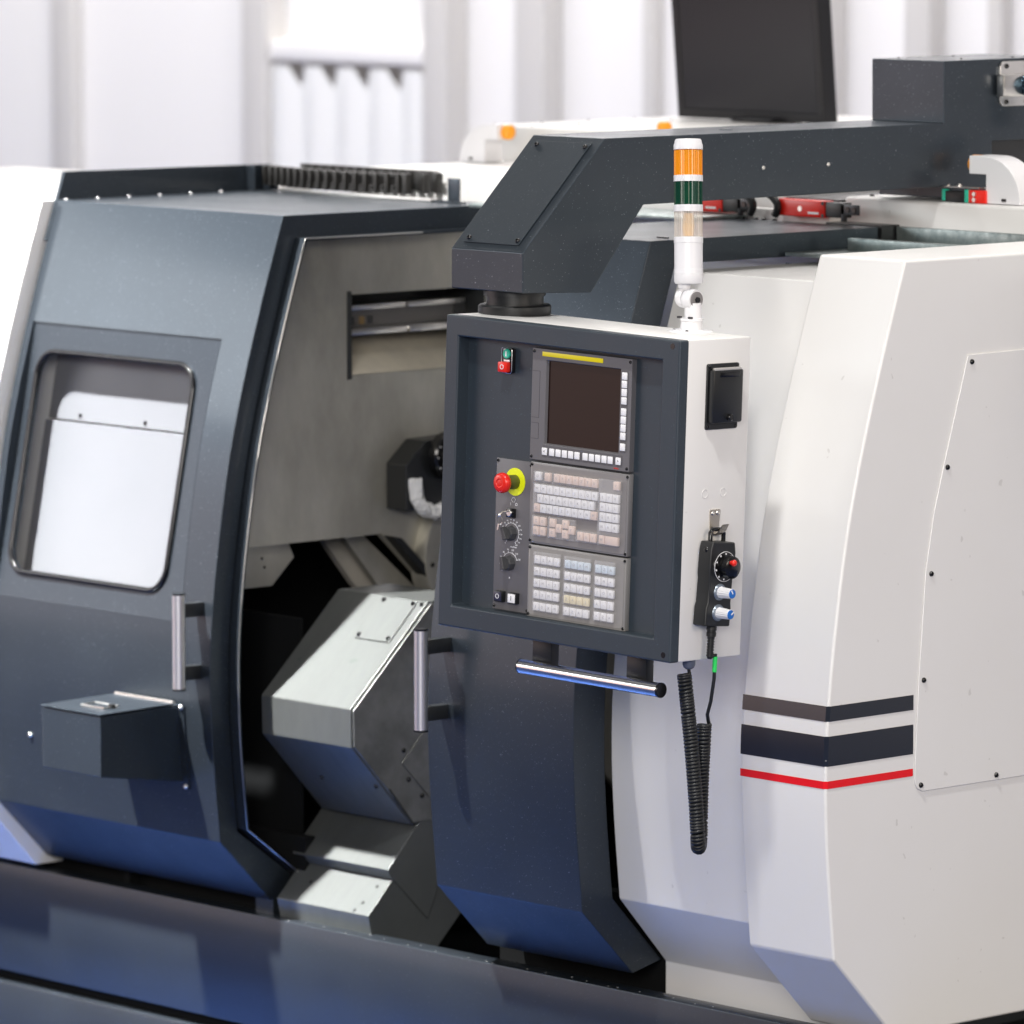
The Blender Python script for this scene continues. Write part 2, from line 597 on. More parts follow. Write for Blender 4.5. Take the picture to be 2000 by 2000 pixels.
pan = [(0.698, 1.594)]
for yy, zz in ((0.633, 1.387), (0.603, 1.285), (0.581, 1.171), (0.564, 0.961), (0.554, 0.765), (0.556, 0.752), (0.562, 0.742), (0.577, 0.735)):
    pan.append((yy, zz))
pan += [(1.25, 0.735), (1.25, 1.60)]
g = G()
g.prism(pan, 'x', CX1 + 0.0006, CX1 + 0.0032)
obj("access_panel", g, WHITE, cover, bev=0.0009, ang=25)
for yy, zz in ((0.708, 1.580), (0.640, 1.375), (0.596, 1.167), (0.577, 0.957), (0.571, 0.748), (0.790, 0.745), (1.02, 0.745), (0.93, 1.585)):
    inst(SCR_B, "screw", cover, (CX1 + 0.0032, yy, zz), RIGHT)

# ---- left sliding door
XL0, XL1 = -2.25, -1.452
hole = (-2.226, -1.556, 0.905, 1.52)
door = obj("sliding_door", shell(XL0, XL1, 0.052, 1.17, 0.052, hole=hole, foot=(0.579, 0.300)), DARK, M, bev=0.002, label="sliding door with window, handle and box")


def yr(z):                                   # the flat frame pressed into the curved door
    return 0.312 + (z - 0.905) * (0.1225 / 0.615)


g = G()
xa, xb, za, zb = hole
N = 8
inner = rrect(-2.190, -1.632, 0.962, 1.457, 0.055, N)
outer = []
for c in range(4):
    cx, cz = ((xb, za), (xb, zb), (xa, zb), (xa, za))[c]
    for k in range(N + 1):
        ix, iz = inner[c * (N + 1) + k]
        first, last = inner[c * (N + 1)], inner[c * (N + 1) + N]
        # first half runs along one side of the frame to the corner, second half along the next
        if c in (0, 2):
            a, b = (first[0], cz), (cx, last[1])
        else:
            a, b = (cx, first[1]), (last[0], cz)
        t = k / N
        p = (a[0] + (cx - a[0]) * t * 2, a[1] + (cz - a[1]) * t * 2) if t <= .5 else (cx + (b[0] - cx) * (t * 2 - 1), cz + (b[1] - cz) * (t * 2 - 1))
        outer.append(p)
L = len(inner)
loops = [[(x, yr(z), z) for x, z in outer + outer[:1]], [(x, yr(z), z) for x, z in inner + inner[:1]], [(x, yr(z) + 0.012, z) for x, z in inner + inner[:1]]]
g.grid(loops)
# side walls of the pressed frame, from the curved skin back to the flat
zz = [za + (zb - za) * k / 14 for k in range(15)]
for x in (xa, xb):
    g.grid([[(x, yp(z) - 0.0005, z), (x, yr(z), z)] for z in zz])
for z in (za, zb):
    g.grid([[(xa, yp(z), z), (xb, yp(z), z)], [(xa, yr(z), z), (xb, yr(z), z)]])
wf = obj("window_frame", g, DARK, door, ang=35)
for p in wf.data.polygons:
    p.use_smooth = False
g = G()
g.tube([(x, yr(z) - 0.002, z) for x, z in inner], 0.0065, 8, True)
obj("window_gasket", g, BLACKG, door, ang=60)
g = G()
pp = rrect(-2.187, -1.635, 0.965, 1.454, 0.053, N)
g.poly([(x, yr(z) + 0.006, z) for x, z in pp])
obj("window_pane", g, PANE, door)
# white headstock sheet seen through the window: two overlapping sheets with bolts
g = G()
g.prism([(yr(0.93) + .052, 0.93), (yr(0.93) + .058, 0.93), (yr(1.297) + .058, 1.297), (yr(1.297) + .052, 1.297)], 'x', -2.20, -1.60)
hs = obj("headstock_sheet", g, HEADS, M, bev=0.001)
g = G()
g.prism([(yr(1.30) + .0600, 1.30), (yr(1.30) + .066, 1.30), (yr(1.50) + .066, 1.50), (yr(1.50) + .0600, 1.50)], 'x', -2.20, -1.60)
obj("headstock_sheet", g, HEADS, M, bev=0.001)
for x in (-2.085, -1.852):
    inst(SCR_B, "screw", hs, (x, yr(1.312) + .060, 1.312), FRONT)

# bright lip that lines the opening
g = G()
zl = [1.738 + (0.452 - 1.738) * k / 24 for k in range(25)]
A = [(1.10, 1.742)] + [(yp(1.742) + .053, 1.742)] + [(yp(z) + .054, z) for z in zl[1:]] + [(0.574, 0.306)]
B = [(1.10, 1.736)] + [(yp(1.742) + .059, 1.736)] + [(yp(z) + .060, z) for z in zl[1:]] + [(0.580, 0.300)]
for P in (A, B):
    g.grid([[(XL1 - .004, y, z), (XL1 + .030, y, z)] for y, z in P])
g.grid([[(XL1 + .030, *A[k]), (XL1 + .030, *B[k])] for k in range(len(A))])
obj("door_lip", g, DARK, door, ang=35)
g = G()
g.tube([(XL1 + .031, y, z) for y, z in [(0.9, 1.740)] + [(yp(1.742) + .053, 1.741)] + A[2:]], 0.0016, 6)
obj("edge_strip", g, STEEL, door, ang=60)


g = G()
g.box(XL1 - .06, XL1 - .001, 0.482, 0.578, 0.15, 0.2985)
obj("door_foot", g, DARK, door, bev=0.001)


def handle(x, zt, zb, yf, door):
    g = G()
    g.cyl((x, yf, zb), (x, yf, zt), 0.0145, 24, 0.001)
    obj("handle_grip", g, CHROME, door, ang=40)
    for z in (zt + .001, zb - .001):
        g = G()
        g.cyl((x, yf, z - .002), (x, yf, z + .002), 0.0150, 24)
        obj("end_cap", g, BLACKG, door)
    for z in (zt - .036, zb + .034):
        g = G()
        g.box(x - .012, x + .012, yf + .006, yp(z) + .004, z - .015, z + .015, 0.001)
        obj("handle_bracket", g, BLACK, door)


handle(-1.494, 0.976, 0.768, 0.252, door)
inst(SCR_M, "screw", door, (-2.10, yp(0.594) - .001, 0.594), FRONT)

# roof fittings of the left door
g = G()
g.prism([(0.486, 1.70), (0.541, 1.856), (1.16, 1.852), (1.16, 1.70)], 'x', -2.258, -2.247)
g.box(-2.247, -2.215, 1.080, 1.086, 1.793, 1.852)
g.box(-2.247, -2.190, 1.128, 1.134, 1.793, 1.852)
obj("roof_fin", g, DARK, door, bev=0.001)
for k in range(7):
    inst(SCR_W, "screw", door, (-2.236, 0.535 + 0.092 * k, 1.792), UP)
for z in (1.812, 1.836):
    inst(SCR_S, "screw", door, (-2.203, 1.128, z), FRONT)

# ---- right sliding door
XR0, XR1 = -0.741, -0.295
door2 = obj("sliding_door", shell(XR0, XR1, 0.088, 1.19, 0.050), DARK, M, bev=0.002, label="narrower sliding door half hidden by the control console")
handle(-0.688, 0.978, 0.768, 0.240, door2)
g = G()
g.box(-0.36, -0.33, 0.60, 0.606, 1.7925, 1.7945)
obj("roof_plug", g, BLACK, door2)

# ---- machining chamber
g = G()
yy = [0.40, 0.755, 1.16, 1.7]
zz = [1.062, 1.424, 1.604, 1.735]
X = -1.50
g.grid([[(X, yp(z) + .07 if k == 0 else y, z) for k, y in enumerate(yy)] for z in zz], lambda i, j: i == 1 and j == 1)
g.poly([(X, 0.845, 1.062), (X, 1.007, 0.912), (X, 1.7, 0.30), (X, 1.7, 1.062)])
# folded bottom edge
g.grid([[(X, 0.40, 1.062), (X, 0.845, 1.062), (X, 1.007, 0.912), (X, 1.7, 0.30)], [(X - .02, 0.40, 1.062), (X - .02, 0.845, 1.062), (X - .02, 1.007, 0.912), (X - .02, 1.7, 0.30)]])
obj("chamber_wall", g, SHEET, M)
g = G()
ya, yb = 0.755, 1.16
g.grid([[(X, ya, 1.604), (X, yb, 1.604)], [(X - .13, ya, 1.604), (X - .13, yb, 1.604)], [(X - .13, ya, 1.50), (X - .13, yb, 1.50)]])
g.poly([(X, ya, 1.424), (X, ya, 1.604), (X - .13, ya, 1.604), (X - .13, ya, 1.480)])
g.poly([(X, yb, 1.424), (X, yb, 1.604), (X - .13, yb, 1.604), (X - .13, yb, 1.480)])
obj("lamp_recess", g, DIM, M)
g = G()
g.poly([(X + .001, ya, 1.425), (X + .001, yb, 1.425), (X - .13, yb, 1.500), (X - .13, ya, 1.500)])
obj("recess_sill", g, mat("sill_steel", (0.62, 0.57, 0.46), 0.5, 0.3, var=(9, 0.8, (0.45, 0.42, 0.36))), M)
g = G()
g.box(X - .002, X + .002, ya - .01, ya + .003, 1.415, 1.612, 0.001)
obj("recess_seal", g, DIM, M)
# chamber lining, its matt black stands for the shade inside
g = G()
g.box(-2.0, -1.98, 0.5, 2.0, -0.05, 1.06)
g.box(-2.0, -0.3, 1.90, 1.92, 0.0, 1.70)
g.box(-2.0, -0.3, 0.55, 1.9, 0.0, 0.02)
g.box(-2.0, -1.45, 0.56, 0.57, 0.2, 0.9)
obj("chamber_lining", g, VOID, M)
g = G()
g.prism([(0.40, 1.060), (0.622, 1.055), (0.638, 1.021), (0.574, 0.962), (0.40, 0.962)], 'x', -1.57, -1.56)
pl_ = obj("spindle_plate", g, SHEET, M)
for y, z in ((0.545, 1.025), (0.552, 1.005)):
    inst(SCR_S, "screw", pl_, (-1.56, y, z), RIGHT)
g = G()
g.prism([(0.776, 1.045), (0.845, 1.045), (0.965, 0.923), (0.93, 0.880), (0.868, 0.935)], 'x', -1.64, -1.62)
obj("slide_plate", g, mat("chute_steel", (0.50, 0.47, 0.42), 0.5, 0.3, var=(9, 0.7, (0.34, 0.33, 0.31))), M)
g = G()
g.prism([(0.788, 1.052), (0.845, 1.052), (1.02, 0.905), (1.08, 0.83), (0.96, 0.85), (0.905, 0.917)], 'x', -1.58, -1.56)
obj("slide_plate", g, SHEET, M)
g = G()
g.prism([(0.852, 1.058), (0.880, 1.052), (1.09, 0.855), (1.09, 0.825)], 'x', -1.50, -1.47)
obj("gap_strip", g, RUBBER, M)  # black strip painted for the dark diagonal gap beside the wall
# round chuck shroud, its rim just showing beside the console
g = G()
g.lathe([(0, .03), (0.17, .03), (0.175, .02), (0.175, -.02)], (-1.497, 1.12, 1.00), (1, 0, 0), 40)
sh = obj("spindle_shroud", g, SHEET, M, ang=40)
inst(SCR_B, "screw", sh, (-1.466, 0.968, 0.985), RIGHT)

# ------------------------------------------------------------------ inside the chamber: separate things
B = root("work_light", "slim metal work light in the recess of the steel chamber wall", "lamp", (-1.57, 0.80, 1.52))
g = G()
y0, y1 = 0.795, 1.14
g.box(-1.60, -1.545, y0, y1, 1.512, 1.522, 0.001)
g.box(-1.60, -1.555, y0, y1, 1.566, 1.574, 0.001)
g.box(-1.605, -1.598, y0, y1, 1.512, 1.574, 0.001)
obj("housing", g, STEEL, B)
g = G()
g.box(-1.598, -1.586, y0 + .01, y1, 1.524, 1.564)
obj("reflector", g, mat("lamp_reflector", (0.30, 0.28, 0.26), 0.4, 0.6), B)
for y, c in ((0.83, DIM), (0.86, mat("amber_chip", (0.55, 0.33, 0.08), 0.4)), (0.885, BLACK)):
    g = G()
    g.box(-1.586, -1.578, y - .006, y + .006, 1.528, 1.546, 0.001)
    obj("lamp_component", g, c, B)
g = G()
g.box(-1.548, -1.545, y0 + .006, y1, 1.523, 1.566)
obj("cover_glass", g, glassy("lamp_glass", (0.9, 0.9, 0.9), 0.86, (0.2, 0.2, 0.2), 0.05), B)
for z0, z1, x0, x1 in ((1.508, 1.520, -1.55, -1.538), (1.564, 1.576, -1.556, -1.544)):
    for ya_, yb_ in ((y0 - .004, 0.958), (0.966, y1)):
        g = G()
        g.box(x0, x1, ya_, yb_, z0, z1, 0.002)
        obj("clamp_bar", g, STEEL, B)
g = G()
g.box(-1.605, -1.542, y0 - .012, y0, 1.508, 1.577, 0.002)
obj("end_cap", g, mat("cap_grey", (0.22, 0.21, 0.22), 0.4, 0.7), B)
g = G()
g.cyl((-1.57, y0 - .012, 1.545), (-1.57, y0 - .035, 1.545), 0.008, 14)
obj("cable_gland", g, BLACK, B)

B = root("tool_block", "black hexagonal tool block with a round dial on the chamber wall", "machine part", (-1.46, 0.95, 1.12))
g = G()
g.prism([(0.858, 1.118), (0.858, 1.222), (0.917, 1.272), (1.04, 1.276), (1.04, 1.112)], 'x', -1.498, -1.43)
obj("block", g, BLACK, B, bev=0.003)
g = G()
g.cyl((-1.43, 0.975, 1.235), (-1.40, 0.975, 1.235), 0.055, 32, 0.004)
g.cyl((-1.40, 0.975, 1.235), (-1.385, 0.975, 1.235), 0.042, 32, 0.003)
obj("dial_ring", g, BLACKG, B, ang=40)
for k in range(12):
    a = 2 * PI * k / 12
    g = G()
    g.cyl((-1.3995, 0.975 + .048 * math.cos(a), 1.235 + .048 * math.sin(a)), (-1.3985, 0.975 + .048 * math.cos(a), 1.235 + .048 * math.sin(a)), 0.002, 6)
    obj("dial_mark", g, INK, B)
for z in (1.14, 1.24):
    g = G()
    g.cyl((-1.431, 0.880, z), (-1.4295, 0.880, z), 0.005, 10)
    obj("bolt_hole", g, DIM, B)

g = G()
path = []
for k in range(22):
    t = k / 21
    a = math.radians(200 + 190 * t)
    path.append((-1.425, 0.935 + 0.055 * math.cos(a) + 0.02 * t, 1.165 + 0.055 * math.sin(a) - 0.0 * t))
path = [(-1.425, 0.882, 1.19)] + path
g.tube(path, 0.017, 12)
for v in g.bm.verts:
    v.co += Vector((random.uniform(-.003, .003), random.uniform(-.003, .003), random.uniform(-.003, .003)))
o = obj("wrapped_hose", g, WRAP, ang=20)
o['label'] = "crumpled white plastic wrapped hose hanging below the black tool block"
o['category'] = "hose"

B = root("carriage_guard", "big bent grey steel guard with bolted cover plate inside the machine", "machine guard", (-1.27, 0.55, 0.476))
GX0, GX1 = -1.422, -1.12
pg = [(0.649, 0.961), (0.425, 0.746), (0.427, 0.661), (0.598, 0.476), (0.80, 0.476), (0.80, 0.961)]
g = G()
g.prism(pg, 'x', GX0, GX1 - .004)
obj("guard_shell", g, GUARD, B, bev=0.0025)
g = G()
g.prism([(0.653, 0.955), (0.430, 0.743), (0.4315, 0.664), (0.601, 0.480), (0.80, 0.480), (0.80, 0.955)], 'x', GX1 - .004, GX1 + .001)
obj("end_plate", g, ENDP, B, bev=0.0015)
sd = Vector((0, 0.224, 0.215)).normalized()
sn = Vector((0, -0.215, 0.224)).normalized()


def slope(x, s):
    p = Vector((x, 0.425, 0.746)) + Vector((0, 0.224, 0.215)) * s
    return p


g = G()
q = [slope(-1.150, .60), slope(-1.150, .985), slope(-1.262, .985), slope(-1.262, .60)]
g.poly([p + sn * 0.0035 for p in q])
for i in range(4):
    a, b = q[i], q[(i + 1) % 4]
    g.poly([a + sn * .0005, b + sn * .0005, b + sn * .0035, a + sn * .0035])
obj("cover_plate", g, GUARD, B, bev=0.001)
SLOPE = sn.to_track_quat('Z', 'Y').to_euler()
for x, s in ((-1.158, .63), (-1.158, .955), (-1.254, .63), (-1.254, .955), (-1.135, .965)):
    inst(SCR_B, "screw", B, slope(x, s) + sn * (.0035 if x < -1.14 else 0), SLOPE)
g = G()
g.prism([(0.566, 0.615), (0.652, 0.700), (0.80, 0.700), (0.80, 0.50), (0.672, 0.505)], 'x', GX1 + .001, GX1 + .004)
obj("access_plate", g, ENDP, B, bev=0.001)
for y, z in ((0.573, 0.642), (0.587, 0.577), (0.626, 0.537)):
    inst(SCR_B, "screw", B, (GX1 + .001, y, z), RIGHT)
# lower skirt behind the nose
g = G()
g.prism([(0.529, 0.560), (0.601, 0.474), (0.604, 0.477), (0.533, 0.563)], 'x', GX0 + .02, GX1 + .002)
obj("wiper_strip", g, DIM, B)
UND = Vector((0, -0.185, -0.171)).to_track_quat('Z', 'Y').to_euler()
for x in (-1.14, -1.32):
    inst(SCR_B, "screw", B, (x, 0.512, 0.567), UND)

B = root("way_cover", "two stepped grey steel slide covers below the big guard", "machine cover", (-1.28, 0.6, 0.19))
# upper step
g = G()
g.prism([(0.528, 0.383), (0.70, 0.562), (0.70, 0.38), (0.645, 0.262), (0.535, 0.370)], 'x', -1.44, -1.121)
up = obj("upper_step", g, GUARD, B, bev=0.0015)
g = G()
g.prism([(0.545, 0.361), (0.474, 0.288), (0.478, 0.268), (0.52, 0.10), (0.60, 0.10), (0.67, 0.189), (0.745, 0.262), (0.80, 0.33), (0.80, 0.42), (0.60, 0.42)], 'x', -1.43, -1.124)
lo = obj("lower_step", g, GUARD, B, bev=0.0015)
ldir = (Vector((0, .545, .361)) - Vector((0, .474, .288)))
ln = Vector((0, -ldir.z, ldir.y)).normalized()
LOW = ln.to_track_quat('Z', 'Y').to_euler()
HOLE = mesh_of("bolt_hole", G().cyl((0, 0, 0), (0, 0, .0006), .0045, 10), BLACK)
for x, s in ((-1.165, .30), (-1.175, .08), (-1.155, .75), (-1.36, .55)):
    p = Vector((x, .474, .288)) + ldir * s
    inst(HOLE, "bolt_hole", lo, p + ln * .0004, LOW)
g = G()
g.box(-1.43, -1.16, 0.50, 0.515, 0.10, 0.278)
obj("skirt_plate", g, GALV, B)

# ------------------------------------------------------------------ box on the left door
B = root("utility_box", "dark sheet metal box with hinged lid mounted on the left door", "box", (-1.66, 0.31, 0.56))
g = G()
g.prism([(0.085, 0.716), (0.330, 0.722), (0.335, 0.546), (0.085, 0.583)], 'x', -1.765, -1.560)
obj("box_body", g, DARKT, B, bev=0.002)
g = G()
g.prism([(0.082, 0.7185), (0.288, 0.7235), (0.288, 0.7265), (0.082, 0.7215)], 'x', -1.768, -1.557)
lid = obj("lid", g, DARKT, B, bev=0.001)
g = G()
for k in range(6):
    g.cyl((-1.765 + k * .034, 0.292, 0.727), (-1.765 + k * .034 + .032, 0.292, 0.727), 0.004, 10)
obj("hinge", g, STEEL, B)
g = G()
g.tube([(-1.69, 0.135, 0.725), (-1.69, 0.175, 0.726), (-1.61, 0.175, 0.726), (-1.61, 0.135, 0.725)], 0.0022, 6, True)
obj("lid_pull", g, STEEL, lid)
g = G()
g.box(-1.613, -1.600, 0.148, 0.160, 0.722, 0.733, 0.002)
obj("latch", g, BLACK, lid)
g = G()
g.grid([[(-1.560, yp(z) - .0005, z), (-1.540, yp(z) - .0005, z), (-1.540, yp(z) - .004, z), (-1.560, yp(z) - .004, z)] for z in [0.535 + .0465 * k for k in range(5)]])
obj("mounting_flange", g, DARK, B)
for z in (0.717, 0.540):
    inst(SCR_M, "screw", B, (-1.549, yp(z) - .004, z), FRONT)

# ------------------------------------------------------------------ drag chain on the roof
B = root("drag_chain", "black plastic cable chain lying along the back of the left roof", "cable chain", (-1.9, 1.1, 1.80))
nlink = 17
for k in range(nlink):
    t = k / (nlink - 1)
    x = -2.215 + 0.488 * t
    y = 1.115 - 0.045 * math.sin(PI * t * 0.9)
    g = G()
    wl = 0.0298
    g.box(x, x + wl * .36, y - .012, y + .012, 1.806, 1.852, 0.002)
    g.box(x - .004, x + wl + .002, y - .005, y + .010, 1.806, 1.814, 0.001)
    g.box(x - .004, x + wl + .002, y - .005, y + .010, 1.844, 1.852, 0.001)
    g.cyl((x + wl * .7, y + .012, 1.820), (x + wl * .7, y - .006, 1.820), 0.005, 8)
    obj("chain_link", g, CHAIN, B)
for k in range(5):
    a = math.radians(-60 + 45 * k)
    g = G()
    cx, cy = -1.728, 1.150
    p = Vector((cx + .055 * math.cos(a), cy + .055 * math.sin(a), 0))
    g.box(p.x - .008, p.x + .008, p.y - .010, p.y + .010, 1.806, 1.852, 0.002)
    obj("chain_link", g, CHAIN, B)
for k in range(15):
    g = G()
    x = -2.195 + .031 * k
    g.box(x, x + .018, 1.205, 1.225, 1.806, 1.852, 0.002)
    g.box(x - .004, x + .032, 1.208, 1.222, 1.846, 1.853)
    obj("chain_link", g, CHAIN, B)
g = G()
g.box(-2.13, -1.60, 1.085, 1.105, 1.793, 1.800, 0.001)
obj("guide_rail", g, STEEL, B)

B = root("chain_bracket", "small dark angle bracket screwed to the roof beside the cable chain", "bracket", (-1.54, 1.10, 1.793))
g = G()
g.box(-1.560, -1.520, 1.100, 1.104, 1.795, 1.848, 0.001)
g.box(-1.595, -1.500, 1.085, 1.104, 1.793, 1.797, 0.001)
obj("angle_plate", g, DARK, B)
for x in (-1.585, -1.535, -1.51):
    inst(SCR_S, "screw", B, (x, 1.092, 1.797), UP)

# ------------------------------------------------------------------ white housings behind the roof
g = G()
g.box(-2.06, -0.62, 1.24, 1.9, 1.30, 1.848, 0.006)
obj("rear_housing", g, WHITE, M)
g = G()
g.box(-2.112, -1.25, 1.70, 2.7, 1.30, 1.932, 0.006)
top_h = obj("rear_housing", g, WHITE, M)
for x in (-2.09, -1.96):
    for k in range(4):
        inst(SCR_S, "screw", top_h, (x, 1.73 + .155 * k, 1.932), UP)
g = G()
g.box(-0.455, 1.6, 1.25, 1.9, 1.30, 1.848, 0.008, 3)
g2 = obj("rear_housing", g, WHITE, M)
g = G()
g.box(-1.3, -0.455, 1.205, 1.25, 1.70, 1.815, 0.002)
obj("rail_cover", g, WHITE, M)
g = G()
g.box(-0.62, -0.456, 1.24, 1.9, 1.3, 1.84)
g.box(-0.455, -0.29, 1.195, 1.249, 1.70, 1.795)  # added black block, puts the dark recess at the roof's end into colour
obj("rail_cover", g, BLACK, M)
g = G()
g.box(-1.4, -0.70, 1.02, 1.20, 1.7925, 1.8005, 0.001)
obj("galvanised_strip", g, GALV, M)
g = G()
g.box(-0.285, 1.6, 0.9, 1.25, 1.745, 1.752)
g.box(-0.24, 1.6, 1.04, 1.06, 1.752, 1.778, 0.001)
g.box(-0.285, 1.6, 1.235, 1.248, 1.752, 1.792, 0.001)
obj("galvanised_channel", g, GALV, M)
for x in (-0.69, -0.655, -0.632, -0.60):
    inst(SCR_B, "screw", M, (x, 1.185, 1.7925), UP)
for x in (-0.80, -0.42):
    inst(SCR_B, "screw", M, (x, 1.30, 1.848), UP)


def safety_switch(x0, x1, y, z0, label):
    s = root("safety_switch", label, "switch", ((x0 + x1) / 2, y + .02, z0), group="red safety switches on the roof")
    g = G()
    g.box(x0, x1, y, y + .03, z0, z0 + .036, 0.003)
    obj("switch_body", g, RED, s)
    g = G()
    for x in (x0 + .006, x1 - .006):
        for z in (z0 + .005, z0 + .031):
            g.cyl((x, y + .001, z), (x, y - .001, z), .0042, 8)
    obj("corner_cap", g, BLACK, s)
    g = G()
    xm = (x0 + x1) / 2
    g.cyl((xm, y + .001, z0 + .017), (xm, y - .0012, z0 + .017), .006, 12)
    obj("rivet", g, STEEL, s)
    g = G()
    g.box(x1 - .05, x1 - .018, y - .0008, y + .001, z0 + .007, z0 + .0115)
    obj("printed_label", g, INK, s)
    g = G()
    g.box(x1, x1 + .052, y + .002, y + .03, z0 + .002, z0 + .034, 0.002)
    obj("switch_head", g, BLACK, s)
    g = G()
    g.box(x1 + .052, x1 + .062, y - .004, y + .006, z0 - .004, z0 + .032, 0.001)
    g.box(x1 + .052, x1 + .105, y - .004, y + .000, z0 + .010, z0 + .032, 0.001)
    obj("actuator_plate", g, mat("plate_dark", (0.05, 0.05, 0.055), 0.35, 0.5), s)
    g = G()
    for x in (x1 + .072, x1 + .091):
        g.cyl((x, y - .003, z0 + .021), (x, y - .006, z0 + .021), .0062, 10)
    obj("bolt", g, BLACKG, s)
    return s


safety_switch(-0.577, -0.430, 1.165, 1.806, "red safety switch with white print lying clear of the tower light")
safety_switch(-0.88, -0.742, 1.165, 1.804, "red safety switch cut off by the striped signal tower")

for i, (x, lab) in enumerate(((-0.70, "thin black cable loop beside the partly hidden red switch"), (-0.625, "short black cable loop nearest to the clear red switch"))):
    g = G()
    g.tube([(x + .03 * math.sin(PI * t / 10) + .005 * t, 1.16 - .0 * t, 1.865 - .006 * t) for t in range(11)], .0085, 8)
    o = obj("cable_loop", g, RUBBER)
    o['label'] = lab
    o['category'] = "cable"
    o['group'] = "cable loops behind the roof"


def elbow(x0, y0, z0, label, flip=1, s=1.0):
    """white moulded quarter bend with an orange plug in its open end"""
    r = root("cable_elbow", label, "conduit elbow", (x0 + .09 * flip * s, y0, z0), group="white elbows with orange plugs")
    P = []
    R = 0.098 * s
    P.append((0, 0.060 * s))
    P.append((0, 0.098 * s))
    P.append((0.045 * s, 0.098 * s))
    for k in range(13):
        a = math.radians(90 - 90 * k / 12)
        P.append((0.045 * s + 0.10 * s * math.cos(a), 0.098 * s * math.sin(a)))
    P.append((0.145 * s - .001, -.0005))
    P.append((0.048 * s, -.0005))
    P.append((0.048 * s, 0.060 * s))
    P = [(x0 + flip * u, z0 + .001 + v) for u, v in P]
    g = G()
    g.prism(P, 'y', y0 - .032 * s, y0 + .032 * s)
    obj("elbow_shell", g, PLAST, r, bev=.002, ang=25)
    g = G()
    g.cyl((x0 + flip * .012 * s, y0, z0 + .080 * s), (x0 - flip * .022 * s, y0, z0 + .080 * s), .0195 * s, 20, .006)
    obj("plug", g, ORANGE, r, ang=50)
    g = G()
    g.box(x0 + flip * .10 * s - .006, x0 + flip * .10 * s + .006, y0 - .034 * s, y0 - .031 * s, z0 + .006, z0 + .012)
    obj("clip", g, BLACK, r)
    return r


elbow(-0.107, 1.30, 1.849, "white elbow with orange plug below the dark post")
elbow(-1.93, 1.62, 1.849, "blurred white elbow with orange plug left of the arm cover plate", -1, 0.92)
B = root("orange_plug", "orange plug peeking above the horizontal arm", "plug", (-1.52, 1.76, 1.933))
g = G()
g.cyl((-1.592, 1.80, 1.9395), (-1.562, 1.80, 1.9395), .0145, 18, .004)
obj("plug_body", g, ORANGE, B, ang=50)

# limit switch under the post
B = root("limit_switch", "small red, green and black limit switch beneath the dark post", "switch", (-0.16, 1.27, 1.849))
for x0, x1, z0, z1, m, n in ((-.215, -.160, 1.849, 1.872, BLACK, "switch_case"), (-.225, -.215, 1.851, 1.875, GREEN, "green_end"), (-.160, -.148, 1.849, 1.876, GREEN, "green_end"), (-.148, -.10, 1.849, 1.876, RED, "red_body"), (-.24, -.12, 1.879, 1.882, STEEL, "mounting_plate")):
    g = G()
    g.box(x0 + .045, x1 + .045, 1.262, 1.285, z0, z1, .001)
    obj(n, g, m, B)
for x in (-.19, -.155):
    inst(SCR_M, "screw", B, (x + .02, 1.268, 1.882), UP)
g = G()
for z in (1.868, 1.856):
    g.cyl((-.085, 1.262, z), (-.085, 1.258, z), .005, 10)
obj("bolt", g, STEEL, B)

# ------------------------------------------------------------------ support arm
B = root("support_arm", "dark steel support arm reaching over the roof to the console", "support arm", (-0.27, 1.35, 1.85))
AX0, AX1 = -0.376, -0.165
pa = [(0.045, 1.716), (0.231, 1.709), (0.375, 1.878), (1.275, 1.881), (1.275, 1.855), (1.400, 1.855), (1.401, 1.972), (1.60, 1.972), (1.60, 2.147), (1.251, 2.145), (1.252, 2.0145), (0.268, 2.0145), (0.045, 1.796)]
g = G()
g.prism(pa, 'x', AX0, AX1)
arm = obj("arm_beam", g, DARKT, B, bev=.0022)
an = Vector((0, -0.2185, 0.223)).normalized()
ad = Vector((0, 0.223, 0.2185))


def asl(x, s):
    return Vector((x, 0.045, 1.796)) + ad * s


g = G()
q = [asl(-0.352, .055), asl(-0.190, .055), asl(-0.190, .945), asl(-0.352, .945)]
g.poly([p + an * .0026 for p in q])
for i in range(4):
    a, b = q[i], q[(i + 1) % 4]
    g.poly([a + an * .0006, b + an * .0006, b + an * .0026, a + an * .0026])
obj("cover_plate", g, DARKT, B, bev=.0007)
ASL = an.to_track_quat('Z', 'Y').to_euler()
for x in (-0.342, -0.200):
    for s in (.09, .91):
        inst(SCR_B, "screw", B, asl(x, s) + an * .0026, ASL)
SCR_P = screw_mesh(.0045, .0025, STEEL)
for y, z in ((0.714, 1.940), (0.904, 1.940)):
    inst(SCR_P, "screw", B, (AX1, y, z), RIGHT)
for x, y in ((-.335, 1.29), (-.20, 1.34), (-.335, 1.46), (-.20, 1.50), (-.2, 1.56)):
    inst(SCR_S, "screw", B, (x, y, 2.146), UP)
g = G()
g.cyl((-.26, .70, 2.0145), (-.26, .70, 2.0155), .014, 18)
obj("top_plug", g, DARKT, B)
